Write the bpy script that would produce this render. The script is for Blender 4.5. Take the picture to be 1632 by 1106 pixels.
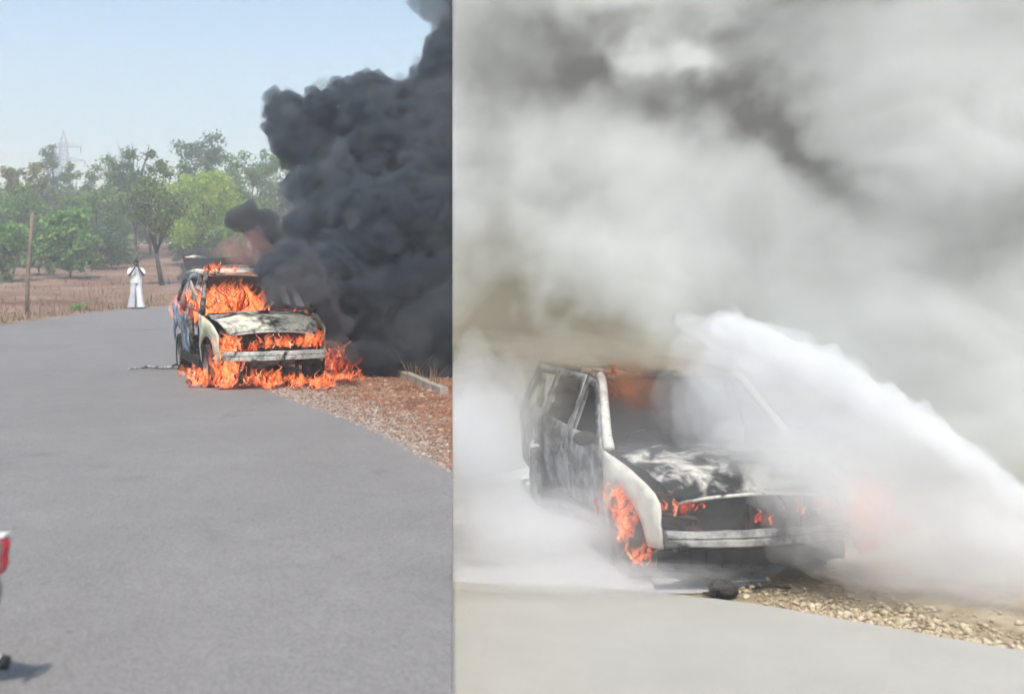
import bpy, bmesh, math, random
import numpy as np
from mathutils import Vector, Matrix, noise
from mathutils.geometry import delaunay_2d_cdt

for o in list(bpy.data.objects):
    bpy.data.objects.remove(o)
S = bpy.context.scene
COL = S.collection
R = math.radians

# ------------------------------------------------------------------ camera
CAM_Z = 1.9
cd = bpy.data.cameras.new('camera')
cam = bpy.data.objects.new('camera', cd)
COL.objects.link(cam)
cam.location = (0, 0, CAM_Z)
cam.rotation_euler = (R(90), 0, 0)
cd.sensor_width = 36
cd.lens = 37.5
cd.shift_x = 0.0582
cd.shift_y = -0.0815
cd.clip_start = 0.1
cd.clip_end = 5000
S.camera = cam
cd.dof.use_dof = True
cd.dof.focus_distance = 19.0
cd.dof.aperture_fstop = 1.5

# ------------------------------------------------------------------ sky and sun
SUN_EL, SUN_AZ = 58.0, 181.0       # azimuth clockwise from +Y (the view direction)
W = bpy.data.worlds.new('World')
S.world = W
W.use_nodes = True
wn = W.node_tree.nodes
sky = wn.new('ShaderNodeTexSky')
sky.sky_type = 'NISHITA'
sky.sun_disc = False
sky.sun_elevation = R(SUN_EL)
sky.sun_rotation = R(SUN_AZ)
sky.air_density = 1.35
sky.dust_density = 0.4
sky.ozone_density = 1.0
wn['Background'].inputs[1].default_value = 0.15
W.node_tree.links.new(sky.outputs[0], wn['Background'].inputs[0])
sl = bpy.data.lights.new('sun', 'SUN')
sl.energy = 4.3
sl.angle = R(3.0)
sl.color = (1.0, 0.925, 0.83)
sun = bpy.data.objects.new('sun', sl)
COL.objects.link(sun)
sd = Vector((math.sin(R(SUN_AZ)) * math.cos(R(SUN_EL)), math.cos(R(SUN_AZ)) * math.cos(R(SUN_EL)), math.sin(R(SUN_EL))))
sun.rotation_euler = sd.to_track_quat('Z', 'Y').to_euler()
sun.location = (-5, -10, 20)
S.view_settings.view_transform = 'Standard'
S.view_settings.look = 'None'
S.view_settings.exposure = 0.22
S.view_settings.gamma = 1.0
S.view_settings.use_curve_mapping = False
S.render.engine = 'CYCLES'
cy = S.cycles
cy.use_denoising = True
cy.max_bounces = 10
cy.diffuse_bounces = 3
cy.glossy_bounces = 2
cy.transmission_bounces = 4
cy.volume_bounces = 5
cy.transparent_max_bounces = 96
cy.use_adaptive_sampling = True
cy.adaptive_threshold = 0.07
cy.adaptive_min_samples = 12
cy.time_limit = 900
cy.caustics_reflective = False
cy.caustics_refractive = False

# ------------------------------------------------------------------ helpers
def tag(o, label=None, cat=None, group=None, kind=None):
    if label: o['label'] = label
    if cat: o['category'] = cat
    if group: o['group'] = group
    if kind: o['kind'] = kind
    return o

def empty(name, loc, rz=0, label=None, cat=None, group=None):
    o = bpy.data.objects.new(name, None)
    o.empty_display_size = 0.2
    o.location = loc
    o.rotation_euler = (0, 0, rz)
    COL.objects.link(o)
    return tag(o, label, cat, group)

def mk(name, verts, faces, mat=None, parent=None, smooth=False):
    me = bpy.data.meshes.new(name)
    me.from_pydata([tuple(v) for v in verts], [], [tuple(f) for f in faces])
    return link(name, me, mat, parent, smooth)

def link(name, me, mat=None, parent=None, smooth=False):
    if mat: me.materials.append(mat)
    if smooth:
        me.polygons.foreach_set('use_smooth', [True] * len(me.polygons))
    me.update()
    o = bpy.data.objects.new(name, me)
    COL.objects.link(o)
    if parent: o.parent = parent
    return o

def bm_obj(name, bm, mat=None, parent=None, smooth=False):
    me = bpy.data.meshes.new(name)
    bm.normal_update()
    bm.to_mesh(me)
    bm.free()
    return link(name, me, mat, parent, smooth)

def npmesh(name, V, F, mat, parent=None, smooth=False):
    """V (n,3), F (m,k) numpy arrays"""
    me = bpy.data.meshes.new(name)
    n, (m, k) = len(V), F.shape
    me.vertices.add(n)
    me.vertices.foreach_set('co', np.asarray(V, np.float32).ravel())
    me.loops.add(m * k)
    me.loops.foreach_set('vertex_index', F.astype(np.int32).ravel())
    me.polygons.add(m)
    me.polygons.foreach_set('loop_start', (np.arange(m) * k).astype(np.int32))
    me.polygons.foreach_set('loop_total', np.full(m, k, np.int32))
    me.update(calc_edges=True)
    me.validate()
    return link(name, me, mat, parent, smooth)

def add_box(bm, c, s, rot=None, bev=0.0):
    M = Matrix.Translation(Vector(c)) @ (rot.to_4x4() if rot else Matrix.Identity(4)) @ Matrix.Diagonal((*s, 1))
    r = bmesh.ops.create_cube(bm, size=1.0, matrix=M)
    if bev:
        es = list({e for v in r['verts'] for e in v.link_edges})
        bmesh.ops.bevel(bm, geom=es, offset=bev, segments=2, affect='EDGES', profile=0.6)

def add_tube(bm, pts, rad, n=6):
    pts = [Vector(p) for p in pts]
    rads = rad if isinstance(rad, (list, tuple)) else [rad] * len(pts)
    rings = []
    for i, p in enumerate(pts):
        d = (pts[min(i + 1, len(pts) - 1)] - pts[max(i - 1, 0)])
        d = d.normalized() if d.length > 1e-6 else Vector((0, 0, 1))
        a = d.cross(Vector((0, 0, 1)) if abs(d.z) < 0.9 else Vector((1, 0, 0))).normalized()
        b = d.cross(a)
        rings.append([bm.verts.new(p + (a * math.cos(2 * math.pi * k / n) + b * math.sin(2 * math.pi * k / n)) * rads[i]) for k in range(n)])
    for r0, r1 in zip(rings, rings[1:]):
        for k in range(n):
            bm.faces.new((r0[k], r0[(k + 1) % n], r1[(k + 1) % n], r1[k]))
    bm.faces.new(rings[0][::-1]); bm.faces.new(rings[-1])

def tube(name, pts, rad, mat, parent=None, n=6):
    bm = bmesh.new(); add_tube(bm, pts, rad, n)
    bmesh.ops.recalc_face_normals(bm, faces=bm.faces)
    return bm_obj(name, bm, mat, parent, True)

def box(name, c, s, mat, parent=None, rot=None, bev=0.0):
    bm = bmesh.new(); add_box(bm, c, s, rot, bev)
    return bm_obj(name, bm, mat, parent)

def fbm(p, sc=1.0, o=4):
    return noise.fractal(Vector(p) * sc, 1.0, 2.0, o)

def ico(sub):
    bm = bmesh.new(); bmesh.ops.create_icosphere(bm, subdivisions=sub, radius=1.0)
    bm.verts.index_update()
    v = np.array([v.co[:] for v in bm.verts]); f = np.array([[x.index for x in q.verts] for q in bm.faces]); bm.free()
    return v, f

# ------------------------------------------------------------------ materials
class NT:
    def __init__(self, name):
        self.m = bpy.data.materials.new(name)
        self.m.use_nodes = True
        self.t = self.m.node_tree
        self.t.nodes.clear()
        self.out = self.n('ShaderNodeOutputMaterial')
    def n(self, typ, **kw):
        nd = self.t.nodes.new(typ)
        for k, v in kw.items():
            if k.startswith('i_'):
                key = k[2:].replace('_', ' ')
                nd.inputs[int(key) if key.isdigit() else key].default_value = v
            else:
                setattr(nd, k, v)
        return nd
    def l(self, a, b): self.t.links.new(a, b)
    def coords(self, world=False):
        if world:
            return self.n('ShaderNodeNewGeometry').outputs['Position']
        return self.n('ShaderNodeTexCoord').outputs['Object']
    def noise(self, co, scale, detail=6, rough=0.6, dist=0.0):
        nd = self.n('ShaderNodeTexNoise', i_Scale=scale, i_Detail=detail, i_Roughness=rough, i_Distortion=dist)
        self.l(co, nd.inputs['Vector'])
        return nd.outputs['Fac']
    def ramp(self, fac, stops):
        nd = self.n('ShaderNodeValToRGB')
        e = nd.color_ramp.elements
        while len(e) < len(stops): e.new(0.5)
        for el, (p, c) in zip(e, stops):
            el.position = p
            el.color = (*c, 1) if len(c) == 3 else c
        self.l(fac, nd.inputs[0])
        return nd.outputs[0]
    def mix(self, fac, a, b, mode='MIX'):
        nd = self.n('ShaderNodeMix', data_type='RGBA', blend_type=mode)
        for sock, v in ((nd.inputs[0], fac), (nd.inputs[6], a), (nd.inputs[7], b)):
            if isinstance(v, (int, float)): sock.default_value = v
            elif isinstance(v, tuple): sock.default_value = (*v, 1)
            else: self.l(v, sock)
        return nd.outputs[2]
    def math(self, op, a, b=0.0, clamp=False):
        nd = self.n('ShaderNodeMath', operation=op, use_clamp=clamp)
        for sock, v in ((nd.inputs[0], a), (nd.inputs[1], b)):
            if isinstance(v, (int, float)): sock.default_value = v
            else: self.l(v, sock)
        return nd.outputs[0]
    def bsdf(self, col, rough=0.8, metal=0.0, bump=None, bstr=0.3, bdist=0.02, spec=0.3):
        p = self.n('ShaderNodeBsdfPrincipled')
        for key, v in (('Base Color', col), ('Roughness', rough), ('Metallic', metal)):
            if isinstance(v, (int, float)): p.inputs[key].default_value = v
            elif isinstance(v, tuple): p.inputs[key].default_value = (*v, 1)
            else: self.l(v, p.inputs[key])
        p.inputs['Specular IOR Level'].default_value = spec
        if bump is not None:
            b = self.n('ShaderNodeBump', i_Strength=bstr, i_Distance=bdist)
            self.l(bump, b.inputs['Height'])
            self.l(b.outputs[0], p.inputs['Normal'])
        self.l(p.outputs[0], self.out.inputs[0])
        return self.m

def m_plain(name, c0, c1, scale=6.0, rough=0.8, metal=0.0, bstr=0.3, bdist=0.01, spec=0.3):
    t = NT(name); co = t.coords()
    f = t.noise(co, scale)
    return t.bsdf(t.ramp(f, [(0.35, c0), (0.65, c1)]), rough, metal, t.noise(co, scale * 4), bstr, bdist, spec)

def m_burnt(name, paint, ash, soot_lo, soot_hi, rust=0.25, scale=3.0, seed=0.0):
    """scorched sheet metal: paint left in patches, ash, rust and soot"""
    t = NT(name); co = t.coords()
    mp = t.n('ShaderNodeMapping'); mp.inputs['Location'].default_value = (seed, seed * 1.7, seed * 0.6)
    t.l(co, mp.inputs[0]); co = mp.outputs[0]
    big = t.noise(co, scale, 8, 0.65, 0.6)
    mid = t.noise(co, scale * 3.1, 7, 0.7, 0.3)
    fine = t.noise(co, scale * 14, 4, 0.7)
    base = t.mix(t.ramp(mid, [(0.42, (0, 0, 0)), (0.58, (1, 1, 1))]), paint, ash)
    base = t.mix(t.math('MULTIPLY', t.ramp(fine, [(0.45, (0, 0, 0)), (0.75, (1, 1, 1))]), rust), base, (0.21, 0.085, 0.04))
    soot = t.ramp(t.math('ADD', t.math('MULTIPLY', big, 0.75), t.math('MULTIPLY', mid, 0.25)), [(soot_lo, (0, 0, 0)), (soot_hi, (1, 1, 1))])
    col = t.mix(soot, base, (0.016, 0.015, 0.016))
    return t.bsdf(col, 0.75, 0.0, t.math('ADD', mid, fine), 0.35, 0.02)

def m_volume(name, color, density, aniso=0.0, absorb=None, emit=None, estr=0.0):
    t = NT(name)
    v = t.n('ShaderNodeVolumePrincipled')
    v.inputs['Color'].default_value = (*color, 1)
    v.inputs['Density'].default_value = density
    v.inputs['Anisotropy'].default_value = aniso
    if emit:
        v.inputs['Emission Color'].default_value = (*emit, 1)
        v.inputs['Emission Strength'].default_value = estr
    t.l(v.outputs[0], t.out.inputs['Volume'])
    t.m.cycles.homogeneous_volume = True
    return t.m

def m_flame(name, gain=1.0, deep=0.0):
    t = NT(name); co = t.coords()
    f1 = t.noise(co, 7.0, 5, 0.62, 1.6)
    f2 = t.noise(co, 19.0, 4, 0.6, 0.8)
    f = t.math('ADD', t.math('MULTIPLY', f1, 0.7), t.math('MULTIPLY', f2, 0.3))
    c = t.ramp(f, [(0.34 + deep, (0.12, 0.015, 0.012)), (0.42 + deep, (0.50, 0.045, 0.024)), (0.50 + deep, (0.82, 0.13, 0.050)),
                   (0.57 + deep, (0.98, 0.24, 0.095)), (0.66 + deep, (1.0, 0.46, 0.28))])
    g = t.n('ShaderNodeNewGeometry')
    tint = t.ramp(g.outputs['Random Per Island'], [(0.0, (0.16, 0.10, 0.10)), (0.25, (0.55, 0.35, 0.32)), (0.5, (1.0, 1.0, 1.0)), (0.75, (1.1, 1.7, 1.9)), (1.0, (1.15, 2.6, 3.2))])
    c = t.mix(1.0, c, tint, 'MULTIPLY')
    e = t.n('ShaderNodeEmission', i_Strength=gain)
    t.l(c, e.inputs[0])
    t.l(e.outputs[0], t.out.inputs[0])
    return t.m

def m_leaf(name, c0, c1, c2, trans=0.35):
    t = NT(name)
    g = t.n('ShaderNodeNewGeometry')
    c = t.ramp(g.outputs['Random Per Island'], [(0.0, c0), (0.5, c1), (1.0, c2)])
    d = t.n('ShaderNodeBsdfDiffuse'); t.l(c, d.inputs[0])
    tr = t.n('ShaderNodeBsdfTranslucent'); t.l(c, tr.inputs[0])
    mx = t.n('ShaderNodeMixShader'); mx.inputs[0].default_value = trans
    t.l(d.outputs[0], mx.inputs[1]); t.l(tr.outputs[0], mx.inputs[2])
    t.l(mx.outputs[0], t.out.inputs[0])
    return t.m

def mat_asphalt(name, c0, c1, grit=0.16):
    t = NT(name); co = t.coords(True)
    a = t.noise(co, 0.30, 6, 0.6, 0.6)
    b = t.noise(co, 60.0, 3, 0.8)
    c = t.noise(co, 2.2, 6, 0.65, 0.4)
    col = t.ramp(t.math('ADD', t.math('MULTIPLY', a, 0.6), t.math('MULTIPLY', c, 0.4)), [(0.36, c0), (0.64, c1)])
    sp = t.ramp(b, [(0.25, (1 - grit * 2.6,) * 3), (0.5, (1, 1, 1)), (0.75, (1 + grit * 3,) * 3)])
    col = t.mix(1.0, col, sp, 'MULTIPLY')
    if grit > 0.1:
        pk = t.noise(co, 16.0, 2, 0.5)                      # loose pale chips and dark pock marks
        col = t.mix(t.ramp(pk, [(0.71, (0, 0, 0)), (0.75, (0.6,) * 3)]), col, (0.33, 0.31, 0.29))
        col = t.mix(t.ramp(pk, [(0.24, (0.6,) * 3), (0.28, (0, 0, 0))]), col, (0.09, 0.085, 0.085))
        st = t.noise(co, 0.9, 5, 0.6, 1.2)                  # dusty drifts and oil-darkened streaks
        col = t.mix(t.ramp(st, [(0.60, (0, 0, 0)), (0.75, (0.35,) * 3)]), col, (0.27, 0.24, 0.21))
        col = t.mix(t.ramp(st, [(0.27, (0.35,) * 3), (0.40, (0, 0, 0))]), col, (0.12, 0.115, 0.115))
        w = t.n('ShaderNodeVectorMath', operation='ADD')
        nz_ = t.n('ShaderNodeTexNoise', i_Scale=1.3, i_Detail=4.0); t.l(co, nz_.inputs['Vector'])
        t.l(co, w.inputs[0]); t.l(nz_.outputs['Color'], w.inputs[1])
        vo = t.n('ShaderNodeTexVoronoi', feature='DISTANCE_TO_EDGE', i_Scale=0.42); t.l(w.outputs[0], vo.inputs['Vector'])
        a = t.math('SUBTRACT', a, 0.06)
        ck = t.math('MULTIPLY', t.ramp(vo.outputs['Distance'], [(0.002, (1, 1, 1)), (0.006, (0, 0, 0))]), t.ramp(a, [(0.50, (0, 0, 0)), (0.58, (0.55,) * 3)]))
        col = t.mix(ck, col, (0.07, 0.066, 0.066))
    return t.bsdf(col, 0.85, 0.0, b, 0.5, 0.006, 0.25)

def mat_soil(name, stops, scale=0.6, fine=18.0):
    t = NT(name); co = t.coords(True)
    a = t.noise(co, scale, 8, 0.65, 0.4)
    b = t.noise(co, fine, 5, 0.7)
    f = t.math('ADD', t.math('MULTIPLY', a, 0.65), t.math('MULTIPLY', b, 0.35))
    return t.bsdf(t.ramp(f, stops), 0.95, 0.0, t.math('ADD', a, b), 0.7, 0.05, 0.1)

M_ROAD = mat_asphalt('asphalt', (0.198, 0.187, 0.178), (0.240, 0.227, 0.216))
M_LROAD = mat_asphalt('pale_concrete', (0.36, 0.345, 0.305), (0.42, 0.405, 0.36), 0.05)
M_FIELD = mat_soil('dry_field', [(0.36, (0.13, 0.072, 0.048)), (0.46, (0.22, 0.130, 0.088)), (0.55, (0.30, 0.20, 0.145)), (0.65, (0.40, 0.30, 0.23))], 0.22, 3.0)
M_VERGE = mat_soil('red_verge', [(0.36, (0.17, 0.075, 0.045)), (0.50, (0.32, 0.155, 0.095)), (0.64, (0.42, 0.26, 0.175))], 1.2, 16.0)
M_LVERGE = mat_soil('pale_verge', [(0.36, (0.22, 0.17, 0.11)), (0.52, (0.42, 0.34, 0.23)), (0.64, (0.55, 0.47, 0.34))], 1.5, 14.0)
M_CONC = m_plain('concrete', (0.30, 0.26, 0.22), (0.47, 0.42, 0.36), 5.0, 0.9, bstr=0.5)
M_SOOT = m_plain('soot_metal', (0.012, 0.011, 0.011), (0.045, 0.038, 0.034), 8.0, 0.85)
M_RUST = m_plain('rusted_metal', (0.028, 0.019, 0.016), (0.085, 0.048, 0.032), 9.0, 0.85)
M_WOOD = m_plain('grey_wood', (0.17, 0.13, 0.10), (0.30, 0.24, 0.19), 7.0, 0.9)
M_BARK = m_plain('bark', (0.06, 0.045, 0.035), (0.15, 0.12, 0.095), 5.0, 0.95)

# ------------------------------------------------------------------ terrain
def gz(x, y):
    z = 0.018 * max(0.0, y - 20)
    yy = min(y, 112)
    z += 0.0006 * max(0.0, yy - 50) ** 2
    if y > 112: z = 0.018 * 92 + 0.0006 * 62 ** 2
    return z

def px(u, v, Y):                 # a point of the photograph at depth Y
    return Vector(((u - 721) * Y / 1700, Y, CAM_Z - (v - 420) * Y / 1700))

def smooth_line(pts, n=10):
    out = []
    P = [Vector(p) for p in pts]
    P = [P[0] * 2 - P[1]] + P + [P[-1] * 2 - P[-2]]
    for i in range(1, len(P) - 2):
        for k in range(n):
            t = k / n
            a, b, c, d = P[i - 1:i + 3]
            out.append(0.5 * ((2 * b) + (c - a) * t + (2 * a - 5 * b + 4 * c - d) * t * t + (3 * b - a - 3 * c + d) * t ** 3))
    out.append(P[-2])
    return out

# the upper ground: everything left of x = 0, and everything beyond the lower road's far bank
def grid_sheet(name, xs, ys, zf, mat, keep=lambda x, y: True):
    V, F, idx = [], [], {}
    for j, y in enumerate(ys):
        for i, x in enumerate(xs):
            idx[i, j] = len(V); V.append((x, y, zf(x, y)))
    for j in range(len(ys) - 1):
        for i in range(len(xs) - 1):
            if keep((xs[i] + xs[i + 1]) / 2, (ys[j] + ys[j + 1]) / 2):
                F.append((idx[i, j], idx[i + 1, j], idx[i + 1, j + 1], idx[i, j + 1]))
    return mk(name, V, F, mat, None, True)

xs = [-2500, -1200, -600, -300, -150, -100, -80] + list(np.arange(-70, -15.9, 2.0)) + list(np.arange(-15, 0.1, 0.75)) + [4, 10, 20, 40, 80, 160, 400, 1200, 2500]
ys = [-60, -20, -5, 0] + list(np.arange(2, 60, 1.5)) + list(np.arange(60, 116, 2.5)) + [125, 150, 200, 300, 500, 900, 1800, 3500]
def zfield(x, y):
    z = gz(x, y) - 0.02
    if y > 26 and x < -9.5: z += 0.10 * fbm((x, y, 0), 0.25) * min(1, (y - 26) / 15)
    return z
g = grid_sheet('ground', xs, ys, zfield, M_FIELD, lambda x, y: x < 0 or y > 20)
tag(g, 'dry brown field rising gently behind the road to the trees', 'ground', kind='structure')

right_edge = smooth_line([(1.6, 4.0, 0), (0.9, 7.0, 0), (0.0, 9.75, 0), (-0.54, 11.3, 0), (-1.23, 13.0, 0), (-2.6, 15.8, 0), (-3.3, 19, 0), (-3.4, 24, 0), (-2.8, 31, 0), (-1.2, 39, 0), (3, 50, 0), (9, 60, 0)])
left_edge = smooth_line([(-9.0, 0, 0), (-10.8, 8, 0), (-12.2, 15, 0), (-12.9, 22, 0), (-12.5, 29.4, 0), (-11.9, 33.8, 0), (-11.1, 37.1, 0), (-10.2, 39.2, 0), (-8, 44, 0), (-3, 52, 0), (3, 60, 0)])
def ribbon(name, A, B, mat, zoff, nx=10, xmax=None):
    n = len(A)
    V, F = [], []
    B = [B[min(len(B) - 1, int(i * (len(B) - 1) / (n - 1)))] for i in range(n)]
    for a, b in zip(A, B):
        for k in range(nx + 1):
            p = a.lerp(b, k / nx)
            x = min(p.x, xmax) if xmax is not None else p.x
            V.append((x, p.y, gz(p.x, p.y) + zoff))
    for i in range(n - 1):
        for k in range(nx):
            q = i * (nx + 1) + k
            F.append((q, q + 1, q + nx + 2, q + nx + 1))
    F = [f for f in F if len({V[i] for i in f}) > 3 or len({V[i][0] for i in f}) > 1]
    return mk(name, V, F, mat, None, False)
# near part of the road (behind and below the camera) is one slab, so the ribbon starts at the left edge's own pace
road_r = [Vector((1.6, -12, 0)), Vector((1.6, -4, 0))] + right_edge
road_l = [Vector((-7.0, -12, 0)), Vector((-8.0, -5, 0))] + left_edge
rd = ribbon('road', road_r, road_l, M_ROAD, 0.010, 14, 0.0)
tag(rd, 'worn grey asphalt road curving away past the burning car', 'road', kind='structure')
vr = [p + Vector((9, 1.5, 0)) for p in right_edge]
vg = ribbon('verge', [p + Vector((-0.35, 0.12, 0)) for p in right_edge], vr, M_VERGE, -0.004, 12, 0.0)
tag(vg, 'reddish stony soil verge between the asphalt and the low concrete kerb wall', 'verge', kind='structure')
lv = ribbon('verge', [p + Vector((0.1, 0, 0)) for p in left_edge], [p + Vector((-1.1, 0.2, 0)) for p in left_edge], mat_soil('dusty_verge', [(0.36, (0.16, 0.10, 0.07)), (0.5, (0.27, 0.19, 0.14)), (0.64, (0.36, 0.28, 0.21))], 1.0, 8.0), 0.0, 4)
tag(lv, 'strip of pale dusty soil along the far edge of the road', 'verge', kind='structure')

LZ = -0.9                           # the lower road, right of the camera
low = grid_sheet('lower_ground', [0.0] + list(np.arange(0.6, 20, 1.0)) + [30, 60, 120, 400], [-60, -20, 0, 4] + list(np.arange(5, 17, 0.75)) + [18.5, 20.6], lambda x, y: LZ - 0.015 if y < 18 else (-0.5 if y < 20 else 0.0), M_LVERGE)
tag(low, 'pale stony ground under the white smoke beside the lower road', 'ground', kind='structure')
low_edge = smooth_line([(-0.5, 9.32, 0), (0.2, 9.26, 0), (1.2, 9.12, 0), (2.3, 8.75, 0), (3.2, 8.20, 0), (4.1, 7.62, 0), (6.5, 6.3, 0), (12, 3.4, 0), (20, -1.0, 0)])
V, F = [], []
for i, p in enumerate(low_edge):
    for k in range(9):
        q = p.lerp(Vector((max(0, p.x) * 1.0, -14, 0)), k / 8)
        V.append((max(0.0, q.x), q.y, LZ + (0.035 if k == 0 else 0.035)))
for i in range(len(low_edge) - 1):
    for k in range(8):
        q = i * 9 + k
        F.append((q, q + 9, q + 10, q + 1))
e0 = len(V)
for p in low_edge: V.append((max(0.0, p.x), p.y + 0.015, LZ - 0.05))
for i in range(len(low_edge) - 1): F.append((i * 9, e0 + i, e0 + i + 1, (i + 1) * 9))
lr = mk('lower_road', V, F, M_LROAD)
tag(lr, 'smooth pale road surface in front of the car under the water jet', 'road', kind='structure')
rf = np.random.RandomState(9)
bmf = bmesh.new()
ring = []
for k in range(64):
    a_ = 2 * math.pi * k / 64
    q_ = 1 + 0.10 * fbm((math.cos(a_) * 2, math.sin(a_) * 2, 4), 1.0, 3)
    ring.append(bmf.verts.new((max(0.0, 1.1 + 3.0 * q_ * math.cos(a_)), min(12.6 + 3.7 * q_ * math.sin(a_), 17.5), LZ - 0.004)))
bmf.faces.new(ring)
for v_ in bmf.verts:
    le_ = min(low_edge, key=lambda p: abs(p.x - v_.co.x))
    v_.co.y = max(v_.co.y, le_.y + 0.02 + (0.25 * max(0, v_.co.x - 2.2)))
bmesh.ops.triangulate(bmf, faces=bmf.faces[:])
foam = bm_obj('foam_puddle', bmf, mat_soil('wet_foam', [(0.36, (0.36, 0.36, 0.35)), (0.5, (0.52, 0.53, 0.53)), (0.62, (0.64, 0.65, 0.65))], 1.3, 9.0))
tag(foam, 'spread of whitish foam and run-off water under the hosed car', 'foam', kind='stuff')
rw = box('retaining_wall', (-0.13, 4.0, -0.47), (0.24, 32, 0.90), M_CONC)
tag(rw, 'low concrete retaining wall between the upper and the lower road', 'wall')

# ------------------------------------------------------------------ burnt cars
def skin(name, outline, holes, yf, mat, parent, step=0.11, thick=0.02, warp=0.0, seed=0):
    """sheet-metal panel from an outline in (x, z) with holes; yf gives its sideways bulge"""
    def dens(loop):
        out = []
        for a, b in zip(loop, loop[1:] + loop[:1]):
            d = math.dist(a, b); n = max(1, int(d / step))
            for k in range(n): out.append(Vector((a[0] + (b[0] - a[0]) * k / n, a[1] + (b[1] - a[1]) * k / n)))
        return out
    loops = [dens(outline)] + [dens(h) for h in holes]
    pts, edges = [], []
    for lp in loops:
        s = len(pts); pts += lp
        edges += [(s + i, s + (i + 1) % len(lp)) for i in range(len(lp))]
    def inside(p, loop):
        c = False
        for a, b in zip(loop, loop[1:] + loop[:1]):
            if (a[1] > p[1]) != (b[1] > p[1]) and p[0] < (b[0] - a[0]) * (p[1] - a[1]) / (b[1] - a[1]) + a[0]: c = not c
        return c
    L0 = [tuple(p) for p in loops[0]]; LH = [[tuple(p) for p in h] for h in loops[1:]]
    ok = lambda p: inside(p, L0) and not any(inside(p, h) for h in LH)
    x0, x1 = min(p[0] for p in outline), max(p[0] for p in outline)
    z0, z1 = min(p[1] for p in outline), max(p[1] for p in outline)
    for i in range(1, int((x1 - x0) / step) + 1):
        for j in range(1, int((z1 - z0) / step) + 1):
            p = (x0 + i * step + 0.013 * (j % 2), z0 + j * step)
            if ok(p) and min((Vector(p) - q).length for lp in loops for q in lp) > step * 0.45: pts.append(Vector(p))
    v, e, f, *_ = delaunay_2d_cdt(pts, edges, [], 0, 1e-5)
    F = []
    for t in f:
        c = (sum(v[i][0] for i in t) / 3, sum(v[i][1] for i in t) / 3)
        if ok(c): F.append(t)
    V = []
    for p in v:
        y = yf(p[0], p[1])
        if warp:
            y += warp * fbm((p[0] * 2.2 + seed, p[1] * 2.2, seed), 1.0, 3) * (1 if y > 0 else -1)
        V.append((p[0], y, p[1]))
    o = mk(name, V, F, mat, parent, True)
    m = o.modifiers.new('thickness', 'SOLIDIFY'); m.thickness = thick; m.offset = 0
    return o

def arc(cx, cz, r, a0, a1, n=12):
    return [(cx + r * math.cos(R(a0 + (a1 - a0) * k / n)), cz + r * math.sin(R(a0 + (a1 - a0) * k / n))) for k in range(n + 1)]

def side_y(x, z):
    y = 0.91
    if x > 0.9: y -= 0.115 * min(1, (x - 0.9) / 1.2) ** 2
    if x < -1.4: y -= 0.06 * ((-1.4 - x) / 0.85) ** 2
    if z > 1.06: y -= (z - 1.06) * 0.33
    if z < 0.7: y -= (0.7 - z) ** 2 * 0.35
    y += 0.012 * math.exp(-((z - 0.86) / 0.035) ** 2)       # shoulder crease
    return y

def panel_grid(name, x0, x1, nx, hw, ny, zf, mat, parent, thick=0.02):
    V, F = [], []
    for i in range(nx + 1):
        x = x0 + (x1 - x0) * i / nx
        for j in range(ny + 1):
            t = -1 + 2 * j / ny
            y = t * hw(x)
            V.append((x, y, zf(x, t)))
    for i in range(nx):
        for j in range(ny):
            q = i * (ny + 1) + j
            F.append((q, q + ny + 1, q + ny + 2, q + 1))
    o = mk(name, V, F, mat, parent, True)
    m = o.modifiers.new('thickness', 'SOLIDIFY'); m.thickness = thick; m.offset = 0
    return o

def lathe(bm, prof, n=24, axis_y=True):
    rings = []
    for r, y in prof:
        rings.append([bm.verts.new((r * math.cos(2 * math.pi * k / n), y, r * math.sin(2 * math.pi * k / n))) for k in range(n)])
    for a, b in zip(rings, rings[1:]):
        for k in range(n): bm.faces.new((a[k], a[(k + 1) % n], b[(k + 1) % n], b[k]))
    return rings

def make_wheel(parent, x, y, seed):
    w = bpy.data.objects.new('wheel', None); COL.objects.link(w); w.parent = parent
    w.location = (x, y, 0.30)
    s = 1 if y > 0 else -1
    bm = bmesh.new()
    lathe(bm, [(0.315, -0.10), (0.325, -0.05), (0.32, 0.05), (0.30, 0.11), (0.235, 0.115), (0.225, 0.10), (0.225, -0.10), (0.315, -0.10)], 28)
    for v in bm.verts:
        k = 1 + 0.05 * fbm((v.co.x * 6 + seed, v.co.y * 6, v.co.z * 6), 1.0, 2)
        v.co.x *= k; v.co.z *= k
        if v.co.z < -0.26: v.co.z = -0.298
    bm_obj('tyre', bm, M_SOOT, w, True)
    bm = bmesh.new()
    lathe(bm, [(0.222, -0.09), (0.205, -0.06), (0.20, 0.05), (0.222, 0.09)], 28)
    for k in range(5):
        a = R(72 * k + 20)
        rot = Matrix.Rotation(-a, 3, 'Y')
        add_box(bm, (0.11 * math.cos(a), 0.055 * s, 0.11 * math.sin(a)), (0.20, 0.03, 0.055), rot, 0.008)
    lathe(bm, [(0.001, 0.075 * s), (0.05, 0.07 * s), (0.055, 0.03 * s), (0.001, 0.03 * s)], 16)
    bm_obj('rim', bm, M_RIM, w)

M_RIM = m_plain('burnt_alloy', (0.10, 0.095, 0.09), (0.33, 0.31, 0.29), 8.0, 0.7, 0.3)

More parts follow.
